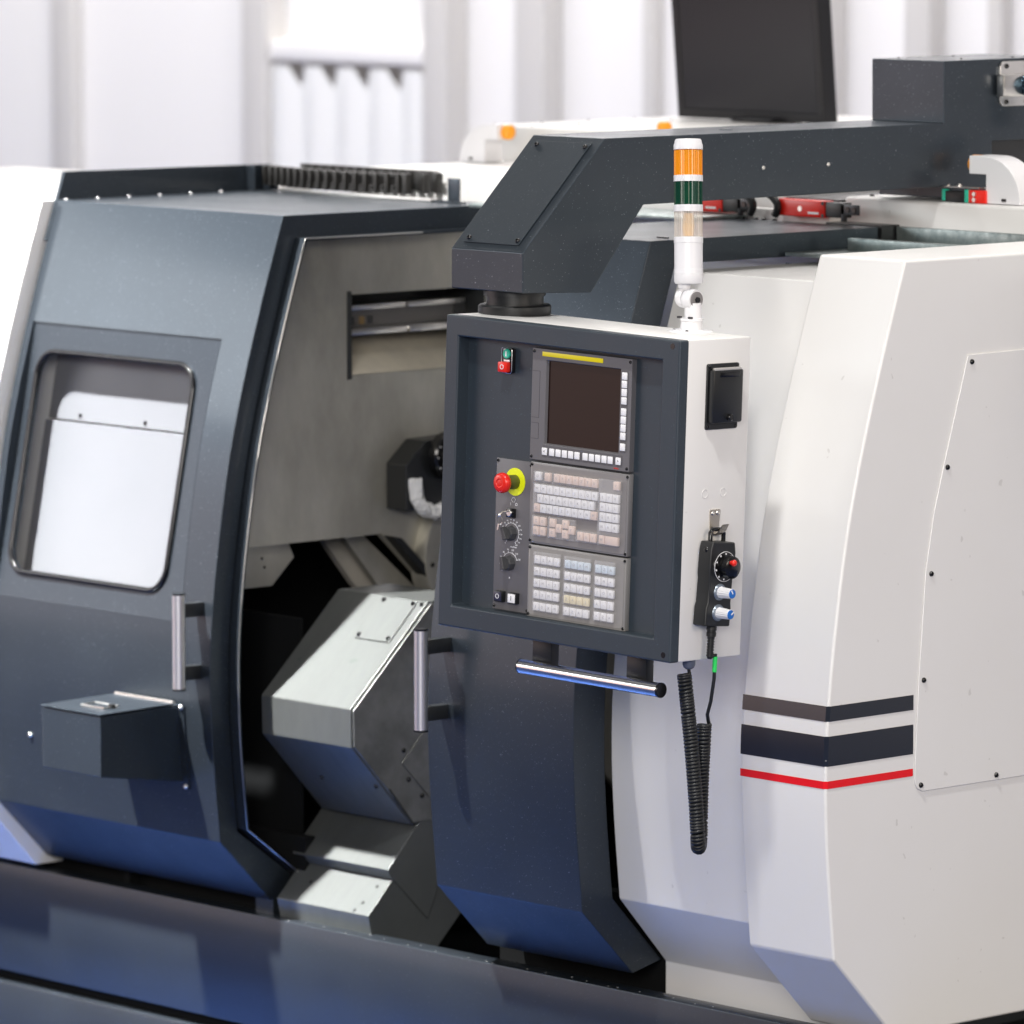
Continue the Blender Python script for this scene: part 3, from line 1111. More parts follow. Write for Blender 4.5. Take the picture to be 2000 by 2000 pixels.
# cable connector on the post
g = G()
pts = [(y, z) for y, z in rrect(1.418, 1.53, 2.045, 2.140, .014, 4)]
g.prism(pts, 'x', AX1 + .0005, AX1 + .006)
obj("connector_flange", g, STEEL, B, bev=.001)
g = G()
g.box(AX1 + .006, AX1 + .028, 1.405, 1.535, 2.066, 2.113, .005)
obj("connector_hood", g, STEEL, B)
for y in (1.437, 1.50):
    for z in (2.130, 2.054):
        inst(SCR_B, "screw", B, (AX1 + .006, y, z), RIGHT)
g = G()
g.box(AX0 + .01, AX1 - .01, 1.41, 1.59, 1.862, 1.971)
obj("post_void", g, BLACK, B)  # black block, puts the dark of the void under the post into colour
# swivel under the arm head
g = G()
g.lathe([(0, .050), (.062, .050), (.062, .034), (.058, .034), (.058, .012), (.0, .012)], (-0.262, 0.112, 1.670), (0, 0, 1), 40)
obj("swivel_neck", g, BLACK, B, ang=40)
g = G()
g.lathe([(0, .0), (.072, .0), (.073, .002), (.073, .018), (.070, .021), (0, .021)], (-0.262, 0.112, 1.6655), (0, 0, 1), 48)
obj("swivel_flange", g, BLACK, B, ang=40)


def conduit(name, pts, r, label, n_rings):
    c = root(name, label, "cable", pts[0], group="armoured cables at the post")
    P = [Vector(p) for p in pts]

    def at(t):
        t = max(0, min(.9999, t)) * (len(P) - 1)
        i = int(t)
        return P[i].lerp(P[i + 1], t - i)
    for k in range(n_rings):
        t0, t1 = k / n_rings, (k + .86) / n_rings
        a, b = at(t0), at(t1)
        if (b - a).length < 1e-5:
            continue
        g = G()
        g.cyl(a, b, r, 14, .002, r1=r * 1.08)
        obj("armour_ring", g, mat_ring, c, ang=40)
    return c


mat_ring = mat("blue_steel_ring", (0.06, 0.10, 0.14), .2, .9)
conduit("armoured_cable", [(-.137, 1.46, 2.09), (-.10, 1.49, 2.088), (-.06, 1.53, 2.075), (-.02, 1.58, 2.05), (0.02, 1.63, 2.0)], .021, "ringed metal cable leaving the steel connector at the picture's edge", 7)
conduit("armoured_cable", [(0.10, 1.35, 1.875), (0.10, 1.42, 1.905), (0.085, 1.48, 1.925), (0.07, 1.56, 1.96)], .022, "ringed metal cable behind the white elbow at the picture's edge", 6)

# ------------------------------------------------------------------ dark cabinet standing behind
B = root("display_panel", "large dark flat display, out of focus, standing behind the arm", "display", (-1.72, 2.30, 1.933))
tilt = math.tan(math.radians(5.2))
PX0, PX1, PZ0, PZ1, PYB = -2.012, -1.508, 1.936, 2.36, 2.268


def pan(x, z, d):
    return (x, PYB - (z - PZ0) * tilt + d, z)


g = G()
lo_ = [[pan(x, z, d) for x, z in q] for q, d in (
    ([(PX0, PZ0), (PX1, PZ0), (PX1, PZ1), (PX0, PZ1)], .045), ([(PX0, PZ0), (PX1, PZ0), (PX1, PZ1), (PX0, PZ1)], 0),
    ([(PX0 + .022, PZ0 + .022), (PX1 - .022, PZ0 + .022), (PX1 - .022, PZ1 - .022), (PX0 + .022, PZ1 - .022)], 0),
    ([(PX0 + .024, PZ0 + .024), (PX1 - .024, PZ0 + .024), (PX1 - .024, PZ1 - .024), (PX0 + .024, PZ1 - .024)], .004))]
g.grid([l + l[:1] for l in lo_])
g.poly(lo_[0])
obj("casing", g, MONI, B, bev=.003)
g = G()
g.poly([pan(PX0 + .02, PZ0 + .02, .0035), pan(PX1 - .02, PZ0 + .02, .0035), pan(PX1 - .02, PZ1 - .02, .0035), pan(PX0 + .02, PZ1 - .02, .0035)])
obj("screen", g, mat("display_glass", (0.018, 0.018, 0.022), .25, 0, .18), B)
g = G()
g.box(-1.80, -1.66, 2.24, 2.42, 1.9335, 1.945, .003)
g.box(-1.75, -1.71, 2.315, 2.345, 1.945, 2.10, .003)
obj("stand", g, MONI, B)

# ------------------------------------------------------------------ control console (own tilted frame)
HW, HH, DP = 0.3202, 0.3108, 0.176
Cn = root("control_console", "white and dark blue control console with screen and keypads hanging from the arm", "control panel", (0, DP / 2, -HH), CON)
g = G()
g.box(-HW + .002, HW, 0.0, DP, -HH, HH, .004)
for f in [f for f in g.bm.faces if f.normal.y < -.9]:
    g.bm.faces.remove(f)
cab = obj("cabinet", g, WHITE, Cn)
# front frame ring
F0, F1 = -.023, 0.0
ix0, ix1, iz0, iz1 = -.2835, .2730, -.2667, .2695
g = G()
for a, b, c, d in ((-HW, ix0, -HH, HH), (ix1, HW, -HH, HH), (ix0, ix1, -HH, iz0), (ix0, ix1, iz1, HH)):
    pass
o_ = [(-HW, -HH), (HW, -HH), (HW, HH), (-HW, HH)]
i_ = [(ix0, iz0), (ix1, iz0), (ix1, iz1), (ix0, iz1)]
fi = .007                                     # depth of the fascia behind the frame
loop = [[(x, F1 - .0004, z) for x, z in o_], [(x, F0, z) for x, z in o_], [(x, F0, z) for x, z in i_], [(x, fi, z) for x, z in i_]]
g.grid([l + l[:1] for l in loop])
frame = obj("front_frame", g, CONS, Cn, bev=.004, seg=3)
for x, z in ((.300, .2985), (.3015, -.2965)):
    g = G()
    g.cyl((x, F0 - .0003, z), (x, F0 + .004, z), .0058, 14)
    obj("screw_hole", g, BLACKG, frame)
g = G()
g.poly([(ix0 - .01, fi, iz0 - .01), (ix1 + .01, fi, iz0 - .01), (ix1 + .01, fi, iz1 + .01), (ix0 - .01, fi, iz1 + .01)])
g.poly([(ix0 - .01, fi + .004, iz0 - .01), (ix1 + .01, fi + .004, iz0 - .01), (ix1 + .01, fi + .004, iz1 + .01), (ix0 - .01, fi + .004, iz1 + .01)])
fascia = obj("fascia", g, CONS, Cn)

# display unit
dsp_y = -.006
g = G()
dx0, dx1, dz0, dz1 = -.0925, .1785, .0435, .2625
sx0, sx1, sz0, sz1 = -.0520, .1468, .0780, .2395
lo_ = [[(dx0, fi, dz0), (dx1, fi, dz0), (dx1, fi, dz1), (dx0, fi, dz1)],
       [(dx0, dsp_y, dz0), (dx1, dsp_y, dz0), (dx1, dsp_y, dz1), (dx0, dsp_y, dz1)],
       [(sx0 - .002, dsp_y, sz0 - .002), (sx1 + .002, dsp_y, sz0 - .002), (sx1 + .002, dsp_y, sz1 + .002), (sx0 - .002, dsp_y, sz1 + .002)],
       [(sx0, dsp_y + .007, sz0), (sx1, dsp_y + .007, sz0), (sx1, dsp_y + .007, sz1), (sx0, dsp_y + .007, sz1)]]
g.grid([l + l[:1] for l in lo_])
disp = obj("display_unit", g, GREY, Cn, bev=.0009)
g = G()
g.poly([(sx0 - .002, dsp_y + .0065, sz0 - .002), (sx1 + .002, dsp_y + .0065, sz0 - .002), (sx1 + .002, dsp_y + .0065, sz1 + .002), (sx0 - .002, dsp_y + .0065, sz1 + .002)])
obj("screen", g, SCREEN, disp)
g = G()
g.box(-.0646, .1005, dsp_y - .0012, dsp_y, .2484, .2572, .0004)
obj("yellow_strip", g, YEL, disp)
g = G()
for z0, z1 in ((.1265, .2185), (.0850, .1165)):
    for a, b, c, d in ((-.0905, -.0700, z1 - .0006, z1), (-.0905, -.0700, z0, z0 + .0006), (-.0706, -.0700, z0, z1)):
        g.box(a, b, dsp_y - .0003, dsp_y, c, d)
obj("slot_outline", g, INKD, disp)
g = G()
g.box(.1525, .1690, dsp_y - .0004, dsp_y, .0805, .2395)
g.box(-.0570, .1600, dsp_y - .0004, dsp_y, .0515, .0740)
obj("softkey_strip", g, mat("strip_grey", (0.10, 0.097, 0.105), .4), disp)


def key_mesh(wd, ht, dp, m):
    g = G()
    g.box(-wd / 2, wd / 2, -ht / 2, ht / 2, 0, dp, min(.0012, wd * .2), 2)
    return mesh_of("key", g, m, 40)


SK = key_mesh(.0138, .0145, .0025, KEYW)
for x, z in [(.1611, zz) for zz in (.2285, .2125, .1965, .1805, .1590, .1432, .1276, .1118, .0906)] + [(xx, .0623) for xx in (-.0502, -.0302, -.0127, .0047, .0217, .0390, .0612, .0784, .0955, .1125, .1290, .1506)]:
    inst(SK, "soft_key", disp, (x, dsp_y - .0004, z), FRONT)
for s, x in (("<", -.0502), (">", .1506)):
    inst(text_mesh(s, .008, INKD), "key_arrow", disp, (x, dsp_y - .0031, .0623), FRONT)
inst(text_mesh("FANUC", .0042, RED), "maker_name", disp, (.1445, dsp_y - .0004, .0476), FRONT)
for x, z in ((dx1 - .005, dz1 - .006), (dx0 + .005, dz0 + .006), (dx1 - .006, dz0 + .006), (dx0 + .005, dz1 - .006)):
    inst(SCR_S, "screw", disp, (x, dsp_y, z), FRONT)


def flat_unit(name, x0, x1, z0, z1, m, y=dsp_y, lip=.004):
    g = G()
    g.box(x0, x1, y, fi, z0, z1, .0012)
    g.prism(rrect(x0 + .005, x1 - .005, z0 + .004, z1 - .004, .010, 5), 'y', y - .0008, y)
    u = obj(name, g, m, Cn)
    for x, z in ((x1 - .004, z1 - .005), (x0 + .004, z0 + .005), (x1 - .004, z0 + .005), (x0 + .004, z1 - .005)):
        inst(SCR_S, "screw", u, (x, y - .0004, z), FRONT)
    return u


kb = flat_unit("keyboard", -.0882, .1800, -.1210, .0390, GREYL)
pw = .0172
KM = {m: key_mesh(.0152, .0165, .007, m) for m in (KEYW, KEYP, KEYB, KEYY)}
WIDE = key_mesh(.0345, .0165, .007, KEYP)
ky = dsp_y - .0008
keys = [(-.0610, .0131, KEYW), (-.0350, .0131, KEYP)]
keys += [(-.0095 + pw * k, .0136, KEYP) for k in range(7)] + [(.1525, .0146, KEYP)]
keys += [(-.0617 + .01742 * k, -.0112, KEYW) for k in range(10)]
keys += [(-.0532 + .01742 * k, -.0307, KEYW) for k in range(9)]
keys += [(-.0617 + .0173 * k, -.0497, KEYP if k in (0, 9) else KEYW) for k in range(10)]
for z in (-.0108, -.0298, -.0490, -.0682):
    keys += [(.1177 + .0172 * k, z, KEYW) for k in range(3)]
keys += [(-.0621, -.0751, KEYP), (-.0441, -.0751, KEYP), (-.0621, -.0943, KEYP), (-.0441, -.0943, KEYP)]
keys += [(-.0178, -.0749, KEYP), (-.0178, -.0944, KEYP), (.0172, -.0742, KEYP), (-.0003, -.0844, KEYP), (.0346, -.0843, KEYP), (.0172, -.0938, KEYP)]
keys += [(.0591, -.0933, KEYP), (.0767, -.0933, KEYP), (.0943, -.0933, KEYP), (.1177, -.0935, KEYP)]
letters = "OIGPXYZFUVWMSTKHJLQRENABCDK"
LM = {}
for i, (x, z, m) in enumerate(keys):
    inst(KM[m], "key", kb, (x, ky, z), FRONT)
    ch = letters[i % len(letters)]
    if ch not in LM:
        LM[ch] = text_mesh(ch, .0075, INKG, .0001)
    inst(LM[ch], "key_letter", kb, (x, ky - .0072, z), FRONT)
inst(WIDE, "key", kb, (.1440, ky, -.0938), FRONT)


def key_cover(parent, x0, x1, z0, z1, h=.0095):
    g = G()
    g.box(x0, x1, ky - h, ky, z0, z1, .0028, 3)
    # open towards the base plate
    for f in [f for f in g.bm.faces if f.normal.y > .9]:
        g.bm.faces.remove(f)
    obj("key_cover", g, COVER, parent, ang=60)


key_cover(kb, -.0715, .1045, .0015, .0235)
key_cover(kb, -.0715, .1045, -.0600, .0005)
key_cover(kb, .1065, .1645, -.1045, .0255)
key_cover(kb, -.0725, -.0335, -.1055, -.0640)
key_cover(kb, -.0290, .0455, -.1055, -.0630)
key_cover(kb, .0480, .1045, -.1045, -.0815)

mp_ = flat_unit("machine_keypad", -.0875, .1800, -.2665, -.1245, mat("keypad_warm_grey", (0.27, 0.26, 0.25), .30))
SM = {m: key_mesh(.0150, .0158, .006, m) for m in (KEYW, KEYB, KEYY)}
rows = (-.1513, -.1746, -.1976, -.2206, -.2440)
signs = "+-XZJMAO"
i = 0
for c0, n in ((-.0568, 4), (.0267, 4), (.1100, 3)):
    for r, z in enumerate(rows):
        for k in range(n):
            m = KEYW
            if r == 0 and n == 4 and c0 > 0 or r == 0 and n == 3:
                m = KEYB
            if r == 3 and n == 4 and c0 > 0:
                m = KEYY
            x = c0 + .0176 * k
            inst(SM[m], "key", mp_, (x, ky, z), FRONT)
            ch = signs[(i * 3 + r) % len(signs)]
            i += 1
            if ch not in LM:
                LM[ch] = text_mesh(ch, .0075, INKG, .0001)
            inst(LM[ch], "key_letter", mp_, (x, ky - .0062, z), FRONT)
        key_cover(mp_, c0 - .0098, c0 + .0176 * (n - 1) + .0098, z - .0105, z + (.0160 if r == 0 else .0112), .0080)

# switch plate
swy = .001
g = G()
g.box(-.1900, -.0890, swy, fi, -.2640, .0362, .0008)
sw = obj("switch_plate", g, GREY, Cn)
for x, z in ((-.186, .0315), (-.094, .0295), (-.094, -.2580), (-.186, -.2575)):
    inst(SCR_S, "screw", sw, (x, swy, z), FRONT)
# emergency stop
ex, ez = -.1365, -.0068
g = G()
g.lathe([(0, .0012), (.0275, .0012), (.0275, 0), (0, 0)], (ex, swy - .0001, ez), (0, -1, 0), 36)
obj("stop_disc", g, YELF, sw)
g = G()
g.lathe([(.0142, 0), (.0142, .014), (.011, .020), (.011, .030)], (ex, swy - .001, ez), (0, -1, 0), 24)
obj("stop_neck", g, mat("olive_neck", (0.10, 0.11, 0.015), .4), sw)
g = G()
g.lathe([(0, .026), (.014, .026), (.0195, .030), (.0205, .036), (.019, .041), (.0155, .0435), (.009, .0440), (.0085, .0432), (.007, .0428), (.0055, .0432), (0, .0434)], (ex, swy - .001, ez), (0, -1, 0), 32)
obj("stop_button", g, RED, sw, ang=50)
# key switch
for s, x, z in (("I", -.1473, -.0518), ("O", -.1318, -.0518), ("mm/min", -.1363, -.1364)):
    inst(text_mesh(s, .0085 if len(s) == 1 else .0055, INK), "printed_mark", sw, (x, swy - .0003, z), FRONT)
g = G()
g.tube([(-.1400 + .0055 * math.cos(a * PI / 3), swy - .0003, -.0430 + .005 * math.sin(a * PI / 3)) for a in range(6)], .0005, 4, True)
obj("printed_mark", g, INK, sw)
g = G()
g.box(-.1535, -.1315, swy - .007, swy, -.0780, -.0600, .001)
lock = obj("key_switch", g, BLACKG, sw)
g = G()
g.lathe([(0, 0), (.0075, 0), (.0075, .003), (.006, .004), (0, .004)], (-.1425, swy - .007, -.0685), (0, -1, 0), 20)
obj("lock_ring", g, STEEL, sw)
g = G()
g.tube([(-.1425, swy - .011, -.0650), (-.146, swy - .024, -.0655), (-.1495, swy - .030, -.0720), (-.147, swy - .026, -.0750)], .0016, 6)
g.tube([(-.1500 + .0075 * math.cos(a * PI / 7), swy - .027, -.0830 + .0085 * math.sin(a * PI / 7)) for a in range(14)], .0007, 5, True)
g.prism([(-.1560, -.1030), (-.1515, -.1010), (-.1490, -.0905), (-.1535, -.0890)], 'y', swy - .029, swy - .027)
obj("keys", g, STEEL, sw, ang=50)


def dial(x, z, marks, a0, a1, ptr, small):
    g = G()
    g.lathe([(0, .014), (.0115, .014), (.0135, .011), (.0150, .003), (.0155, 0)], (x, swy, z), (0, -1, 0), 8)
    k = obj("dial_knob", g, KNOB, sw, ang=20)
    g = G()
    d = Vector((math.cos(ptr), 0, math.sin(ptr)))
    p = Vector((d.z, 0, -d.x))
    b = Vector((x, swy - .013, z))
    g2 = [b - d * .012 - p * .0050, b + d * .014 - p * .0035, b + d * .014 + p * .0035, b - d * .012 + p * .0050]
    t2 = [v + Vector((0, -.012, 0)) for v in g2]
    g.poly(g2)
    g.poly(t2)
    for i in range(4):
        g.poly([g2[i], g2[(i + 1) % 4], t2[(i + 1) % 4], t2[i]])
    obj("dial_grip", g, KNOB, sw, bev=.001)
    g = G()
    g.tube([(x + .0205 * math.cos(a0 + (a1 - a0) * t / 16), swy - .0002, z + .0205 * math.sin(a0 + (a1 - a0) * t / 16)) for t in range(17)], .0006, 4)
    n = len(marks)
    for i in range(n):
        a = a0 + (a1 - a0) * i / (n - 1)
        g.tube([(x + r * math.cos(a), swy - .0002, z + r * math.sin(a)) for r in (.0200, .0235)], .0006, 4)
    obj("dial_scale", g, INK, sw)
    for i in range(n):
        a = a0 + (a1 - a0) * i / (n - 1)
        inst(text_mesh(marks[i], small, INK), "printed_mark", sw, (x + .0268 * math.cos(a), swy - .0003, z + .0268 * math.sin(a)), FRONT)


dial(-.1430, -.1095, [str(v) for v in range(0, 160, 10)], math.radians(232), math.radians(-58), math.radians(110), .0042)
dial(-.1450, -.1690, ["50", "60", "70", "80", "90", "100", "110", "120"], math.radians(215), math.radians(20), math.radians(100), .0050)
g = G()
g.box(-.1463, -.1438, swy - .0006, swy, -.2000, -.1965)
obj("printed_mark", g, INK, sw)
for x, m1, s, m2 in ((-.1655, mat("navy_key", (0.03, 0.03, 0.06), .35), "O", INK), (-.1270, KEYW, "I", INKD)):
    g = G()
    g.box(x - .0118, x + .0118, swy - .011, swy, -.2475, -.2260, .0015)
    obj("button_body", g, BLACK, sw)
    g = G()
    g.box(x - .0098, x + .0098, swy - .0125, swy - .0105, -.2455, -.2280, .0008)
    obj("push_button", g, m1, sw)
    inst(text_mesh(s, .014, m2), "printed_mark", sw, (x, swy - .0128, -.2367), FRONT)
# power on / off unit, top left
g = G()
g.box(-.1800, -.1500, fi - .012, fi, .2060, .2560, .004)
pb = obj("power_buttons", g, BLACKG, Cn)
g = G()
g.tube([(x, fi - .012, z) for x, z in rrect(-.1795, -.1505, .2065, .2555, .005, 4)], .0009, 5, True)
obj("chrome_rim", g, STEEL, pb, ang=60)
g = G()
g.lathe([(0, .0035), (.0085, .0035), (.0098, .001), (.0098, 0)], (-.1640, fi - .012, .2440), (0, -1, 0), 24)
obj("start_button", g, GREEN, pb, ang=40)
g = G()
g.box(-.1660 + .0006, -.1614 - .0008, fi - .0160, fi - .0150, .2390, .2490)
obj("button_mark", g, INK, pb)
g = G()
g.box(-.1720, -.1560, fi - .0135, fi - .012, .2290, .2325, .0005)
obj("indicator", g, INK, pb)
g = G()
g.box(-.1785, -.1535, fi - .024, fi - .012, .2080, .2285, .0025)
obj("stop_button", g, RED, pb)
inst(text_mesh("O", .014, INK), "button_mark", pb, (-.1660, fi - .0243, .2182), FRONT)

# service socket cover on the right side
WX = HW
g = G()
g.prism(rrect(.0515, .1400, .1360, .2630, .004, 3), 'x', WX - .001, WX + .004)
sk_ = obj("socket_plate", g, BLACK, Cn, bev=.001)
g = G()
g.box(WX + .004, WX + .018, .0545, .1385, .1490, .2520, .004)
obj("socket_lid", g, BLACK, sk_)
g = G()
g.cyl((WX + .012, .060, .2515), (WX + .012, .134, .2515), .0045, 12)
obj("lid_hinge", g, STEEL, sk_)
g = G()
g.box(WX + .016, WX + .020, .072, .126, .2380, .2480, .001)
obj("lid_grip", g, BLACKG, sk_)
g = G()
g.lathe([(.007, 0), (.007, .006), (.005, .008), (0, .008)], (WX + .018, .1000, .1600), (1, 0, 0), 14)
obj("lid_knob", g, BLACKG, sk_)
for y, z in ((.057, .258), (.1345, .258), (.057, .1415), (.1345, .1415)):
    inst(screw_mesh(.0028, .0015, STEEL) if False else SCR_S, "screw", sk_, (WX + .004, y, z), RIGHT)
for y in (.059, .110):
    g = G()
    g.tube([(WX + .0002, y + .008 * math.cos(a * PI / 10), .0125 + .008 * math.sin(a * PI / 10)) for a in range(20)], .0006, 4, True)
    obj("knockout_ring", g, WHITE, Cn)
# hook
NICK = mat("nickel_hook", (0.55, 0.50, 0.43), .32, .9)
g = G()
g.prism([(.0735, -.0215), (.0755, -.0195), (.1005, -.0195), (.1025, -.0215), (.0985, -.062), (.0755, -.062)], 'x', WX, WX + .002)
g.grid([[(WX + .001, .0775, -.060), (WX + .001, .0985, -.060)], [(WX + .012, .0775, -.066), (WX + .012, .0985, -.066)], [(WX + .018, .0785, -.062), (WX + .018, .0990, -.062)], [(WX + .026, .0840, -.046), (WX + .026, .1010, -.046)]])
g.grid([[(WX + .001, .0775, -.062), (WX + .001, .0985, -.062)], [(WX + .012, .0775, -.068), (WX + .012, .0985, -.068)], [(WX + .0195, .0785, -.063), (WX + .0195, .0990, -.063)], [(WX + .0275, .0840, -.046), (WX + .0275, .1010, -.046)]])
hook = obj("hook", g, NICK, Cn, ang=25)
for y in (.081, .095):
    inst(SCR_P, "screw", hook, (WX + .002, y, -.0265), RIGHT)
# pull bar below
for x in (-.086, .172):
    g = G()
    g.box(x, x + .052, .012, .034, -.362, -HH + .002, .001)
    obj("bar_bracket", g, BLACK, Cn)
g = G()
g.cyl((-.108, .004, -.3705), (.270, .004, -.3705), .0145, 28, .001)
obj("pull_bar", g, mat("satin_bar", (0.80, 0.77, 0.76), .20, 1.0, bump=(60, 0.08, .001, (14, 1, 1))), Cn, ang=40)
for a, b in ((.270, .2755), (-.1105, -.108)):
    g = G()
    g.cyl((a, .004, -.3705), (b, .004, -.3705), .0150, 28, .001)
    obj("bar_cap", g, BLACKG, Cn, ang=40)
g = G()
g.lathe([(0, 0), (.0125, 0), (.0125, .010), (.010, .016), (.006, .019), (0, .019)], (.300, .052, -HH), (0, 0, -1), 14)
obj("cable_gland", g, mat("gland_grey", (0.10, 0.115, 0.16), .45), Cn)

# ------------------------------------------------------------------ signal tower
T = root("signal_tower", "stacked signal light with orange, green and clear lenses on the console", "signal light", (0.190, 0.156, 1.6575))
ax = Vector((0.190, 0.156, 1.6575))


def at(z):
    t = (z - 1.657) / .37
    return (0.1875 - .029 * t, .158 + .025 * t, z)


def seg(name, prof, m, ang=40, flute=None, sides=40):
    g = G()
    d = Vector(at(2.0)) - Vector(at(1.7))
    d.normalize()
    o = Vector(at(1.70))
    g.lathe([(r, (z - 1.70) / d.z) for r, z in prof], o, d, sides, flute=flute)
    return obj(name, g, m, T, ang=ang)


R = .0283
seg("cap", [(0, 2.028), (.024, 2.0275), (.0262, 2.024), (.0268, 2.019), (R, 2.017), (R + .0003, 2.007), (0, 2.007)], PLAST)
for nm, z0, z1, m, core in (("orange_lens", 1.957, 2.006, LORG, CORE), ("green_lens", 1.900, 1.946, LGRN, COREG), ("clear_lens", 1.838, 1.888, LCLR, COREA)):
    seg(nm, [(R - .0006, z0), (R - .0006, z1)], m, 20, .035, 72)
    seg("lamp_core", [(0, z1 - .004), (.0095, z1 - .004), (.012, z0 + .02), (.0095, z0 + .002), (0, z0 + .002)], core)
    c = seg("lamp_rod", [(0, z1), (.0035, z1), (.0035, z0), (0, z0)], BLACK)
for z0, z1 in ((1.9455, 1.9575), (1.8875, 1.9005)):
    seg("band", [(0, z0), (R + .0003, z0), (R + .0003, z1), (0, z1)], PLAST)
seg("lower_body", [(0, 1.8385), (R, 1.8385), (R + .0002, 1.827), (R - .0006, 1.8265), (R - .0006, 1.776), (R, 1.7755), (R, 1.7665), (R - .0008, 1.766), (R, 1.7655), (R, 1.752), (R - .003, 1.748), (.014, 1.7475), (0, 1.7475)], PLAST)
g = G()
j = Vector(at(1.722))
g.cyl(j + Vector((-.012, 0, .018)), j + Vector((-.012, 0, .030)), .0125, 20)
obj("collar", g, PLAST, T)
g = G()
g.lathe([(0, -.006), (.0185, -.006), (.0205, -.001), (.0205, .007), (.0185, .010), (0, .010)], j + Vector((-.014, 0, -.001)), (1, 0, 0), 28)
g.cyl(j + Vector((-.012, 0, .010)), j + Vector((-.012, 0, .026)), .011, 16)
obj("hinge_half", g, PLAST, T, ang=40)
g = G()
g.lathe([(0, -.004), (.0195, -.004), (.0215, 0), (.0215, .014), (.019, .018), (0, .018)], j + Vector((.003, 0, -.004)), (1, 0, 0), 28)
g.cyl(j + Vector((.012, 0, -.010)), j + Vector((.012, 0, -.050)), .0165, 20)
obj("hinge_half", g, PLAST, T, ang=40)
g = G()
g.cyl(j + Vector((.021, 0, -.004)), j + Vector((.0235, 0, -.004)), .0160, 24)
obj("hinge_disc", g, mat("disc_grey", (0.2, 0.19, 0.19), .4), T)
g = G()
g.cyl(j + Vector((.0235, 0, -.004)), j + Vector((.027, 0, -.004)), .006, 6)
obj("hinge_bolt", g, BLACKG, T)
b0 = Vector((0.196, 0.156, 1.6565))
for nm, pr in (("base_collar", [(0, .026), (.022, .026), (.0225, .022), (.0205, .020), (.0215, .004), (.024, .002)]), ("base_flange", [(0, .003), (.040, .003), (.043, .001), (.043, -.002)])):
    g = G()
    g.lathe(pr, b0, CON.to_3x3() @ Vector((0, 0, 1)), 36)
    obj(nm, g, PLAST, T, ang=40)
for dx, dy in ((-.025, -.022), (.018, -.029)):
    inst(SCR_S, "screw", T, b0 + Vector((dx, dy, .003)), UP)
for dx in (-.016, .014):
    g = G()
    g.box(b0.x + dx - .005, b0.x + dx + .004, b0.y - .018, b0.y - .013, b0.z + .026, b0.z + .030)
    obj("clip", g, INKD, T)

# ------------------------------------------------------------------ handwheel pendant
PT = CON @ Matrix.Translation((WX + .0015, .0820, -.0790)) @ Euler((math.radians(-4.0), 0, 0)).to_matrix().to_4x4()
Pn = root("handwheel_pendant", "black handheld pulse dial pendant with two blue capped knobs on the hook", "pendant controller", (.017, 0, -.165), PT)
g = G()
# outline in (y, z): waisted case
out = [(-.032, 0), (.030, 0), (.0345, -.020), (.0345, -.062), (.0315, -.072), (.0315, -.118), (.0335, -.128), (.0335, -.163), (-.0365, -.163), (-.0365, -.128), (-.0335, -.118), (-.0335, -.072), (-.0355, -.062), (-.0355, -.016)]
g.prism(out, 'x', 0.0, .034)
obj("case", g, BLACK, Pn, bev=.003, seg=3)
g = G()
g.tube([(.014, -.020, -.004), (.014, -.021, .016), (.014, -.016, .023), (.014, .010, .023), (.014, .016, .016), (.014, .017, -.004)], .0045, 8)
obj("hanging_loop", g, BLACKG, Pn, ang=60)
g = G()
g.lathe([(0, .004), (.004, .0035), (.0075, 0), (.0075, -.001)], (.018, -.0335, -.016), (0, -1, 0), 16)
obj("side_button", g, BLACKG, Pn, ang=60)
dz = -.047
g = G()
g.lathe([(0, .0015), (.0290, .0015), (.0305, 0), (.0305, -.001)], (.034, .004, dz), (1, 0, 0), 36)
obj("dial_plate", g, BLACKG, Pn)
g = G()
g.tube([(.0357, .004 + .0288 * math.cos(a * PI / 24), dz + .0288 * math.sin(a * PI / 24)) for a in range(48)], .0006, 4, True)
obj("dial_scale", g, INK, Pn)
DOT = mesh_of("dial_dot", G().cyl((0, 0, 0), (0, 0, .0006), .0019, 8), INK)
for k in range(10):
    a = 2 * PI * k / 10 + .3
    inst(DOT, "dial_dot", Pn, (.0355, .004 + .0245 * math.cos(a), dz + .0245 * math.sin(a)), RIGHT)
g = G()
g.lathe([(0, .024), (.019, .024), (.0215, .022), (.0225, .012), (.020, .009), (.0185, .002), (.0185, 0)], (.035, .004, dz), (1, 0, 0), 32)
obj("pulse_wheel", g, BLACKG, Pn, ang=40)
g = G()
g.lathe([(.004, 0), (.005, .005), (.0066, .009), (.005, .0125), (0, .0135)], (.058, -.005, dz + .010), (1, 0, 0), 16)
obj("crank_knob", g, RED, Pn, ang=60)
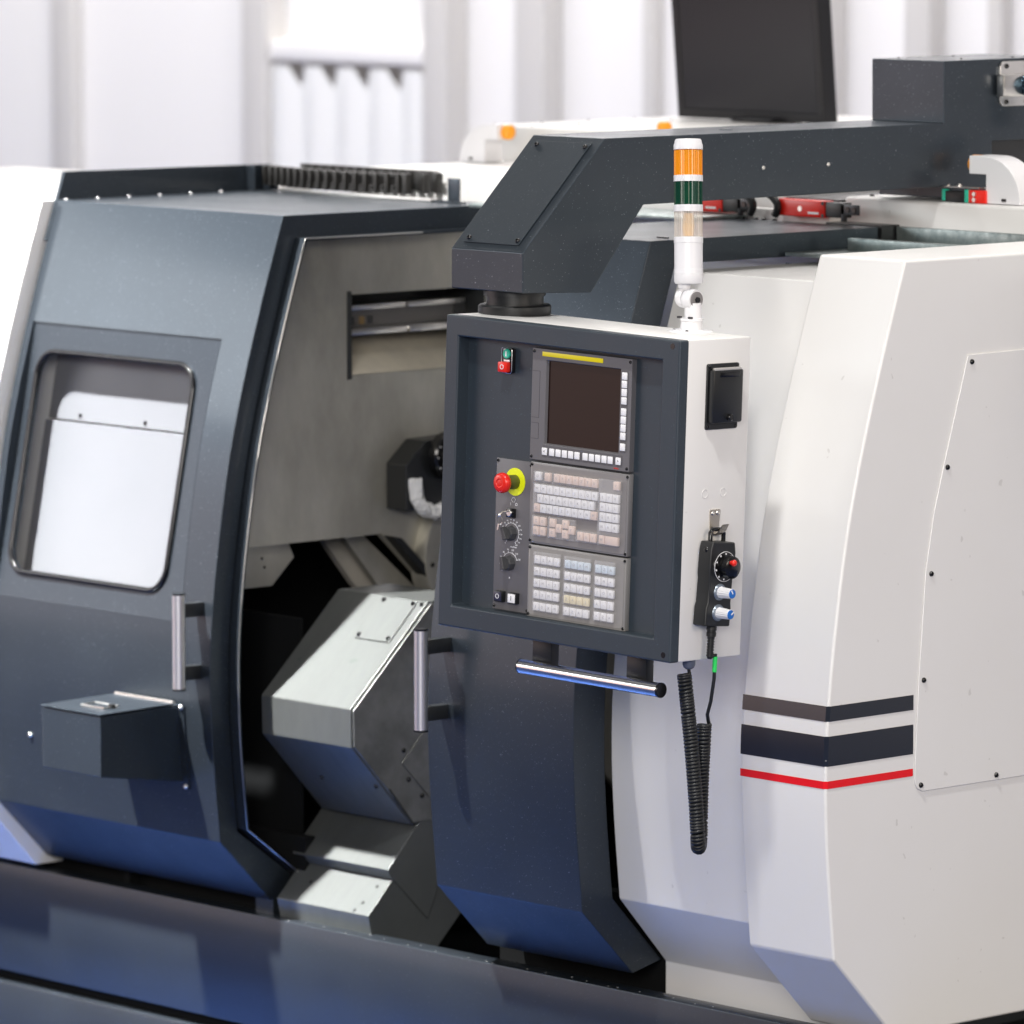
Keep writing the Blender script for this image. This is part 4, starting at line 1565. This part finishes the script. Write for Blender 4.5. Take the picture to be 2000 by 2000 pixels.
for z, ptr in ((-.0965, 2.2), (-.1365, .7)):
    g = G()
    g.lathe([(0, .0025), (.0150, .0025), (.0165, 0), (.0165, -.001)], (.034, -.003, z), (1, 0, 0), 28)
    obj("knob_ring", g, mat("ring_grey", (0.25, 0.29, 0.34), .35, .6) if z > -.1 else MATS["ring_grey"], Pn)
    g = G()
    g.lathe([(.0112, 0), (.0112, .004), (.0108, .005), (.0095, .030), (.0090, .031)], (.036, -.003, z), (1, 0, 0), 32, flute=.07)
    obj("knob_sleeve", g, PLAST, Pn, ang=20)
    g = G()
    g.lathe([(.0091, 0), (.0085, .0015), (0, .0018)], (.0665, -.003, z), (1, 0, 0), 24)
    obj("knob_cap", g, BLUEC, Pn, ang=40)
    g = G()
    d = Vector((0, math.cos(ptr), math.sin(ptr)))
    q = Vector((0, -d.z, d.y))
    c0 = Vector((.0689, -.003, z))
    g.poly([c0 - q * .0015, c0 + d * .0085 - q * .0015, c0 + d * .0085 + q * .0015, c0 + q * .0015])
    obj("knob_pointer", g, INK, Pn)
g = G()
g.lathe([(0, 0), (.0095, 0), (.0100, .010), (.0085, .011), (.0085, .014), (.0095, .015), (.0095, .022), (.0075, .023)] + sum([[(.0072, .025 + .0055 * k), (.0072, .028 + .0055 * k), (.0058, .0285 + .0055 * k), (.0058, .0302 + .0055 * k)] for k in range(7)], []) + [(.004, .066), (0, .066)], (.016, .002, -.162), (0, .02, -1), 14)
obj("strain_relief", g, RUBBER, Pn, ang=40)

# coiled cable
g = G()
Pstart = PT @ Vector((.016, .0035, -.226))
straight = [Pstart, Vector((.3335, .090, 1.045)), Vector((.3300, .090, .995)), Vector((.3215, .090, .952)), Vector((.312, .090, .925))]
g.tube([straight[0].lerp(straight[1], t / 4) for t in range(4)] + straight[1:], .0036, 8)
cab_root = root("coiled_cable", "black coiled cable hanging in a loop beneath the pendant", "cable", tuple(Pstart))
lead_g = g
g = G()
a, b = Vector((.3331, .090, 1.040)), Vector((.3310, .090, 1.010))
g.cyl(a, b, .0046, 10)
obj("green_tag", g, GRNC, cab_root)
# centre line of the coil: down from the console, round the bottom, up to the lead
cl = [(.287, .052, 1.003), (.294, .051, .963), (.301, .05, .923), (.312, .05, .844), (.321, .05, .766), (.3265, .05, .705), (.3265, .0515, .684), (.319, .060, .671), (.3105, .070, .668), (.302, .080, .672), (.2955, .088, .686), (.294, .09, .72), (.297, .09, .80), (.301, .09, .86), (.3035, .09, .904)]
cl = [Vector(p) for p in cl]
ln_ = [0]
for p, q in zip(cl, cl[1:]):
    ln_.append(ln_[-1] + (q - p).length)
Lt = ln_[-1]


def cat(s):
    for i in range(len(cl) - 1):
        if s <= ln_[i + 1] or i == len(cl) - 2:
            t = (s - ln_[i]) / (ln_[i + 1] - ln_[i])
            p0 = cl[max(i - 1, 0)]
            p1, p2 = cl[i], cl[i + 1]
            p3 = cl[min(i + 2, len(cl) - 1)]
            return 0.5 * ((2 * p1) + (p2 - p0) * t + (2 * p0 - 5 * p1 + 4 * p2 - p3) * t * t + (3 * p1 - p0 - 3 * p2 + p3) * t**3)


turns = 92
per = 12
path = []
ref = Vector((1, 0, 0))
for k in range(turns * per + 1):
    s = Lt * k / (turns * per)
    p = cat(s)
    t = (cat(min(s + .002, Lt)) - cat(max(s - .002, 0))).normalized()
    ref = (ref - t * ref.dot(t)).normalized()
    q = t.cross(ref)
    a = 2 * PI * k / per
    stretch = 1.0
    path.append(p + (ref * math.cos(a) + q * math.sin(a)) * .0112 * stretch)
lead_g.tube([straight[-1], straight[-1].lerp(path[-1], .5) + Vector((0, 0, -.002)), path[-1]], .0036, 8)
obj("straight_lead", lead_g, RUBBER, cab_root, ang=60)
g = G()
g.tube(path, .0040, 7)
obj("coil", g, RUBBER, cab_root, ang=60)
g = G()
pg_ = CON @ Vector((.300, .052, -HH - .018))
g.tube([pg_, pg_ + Vector((0, .002, -.015)), pg_.lerp(cl[0], .6) + Vector((.01, 0, 0)), path[0]], .0034, 8)
obj("gland_lead", g, RUBBER, cab_root, ang=60)
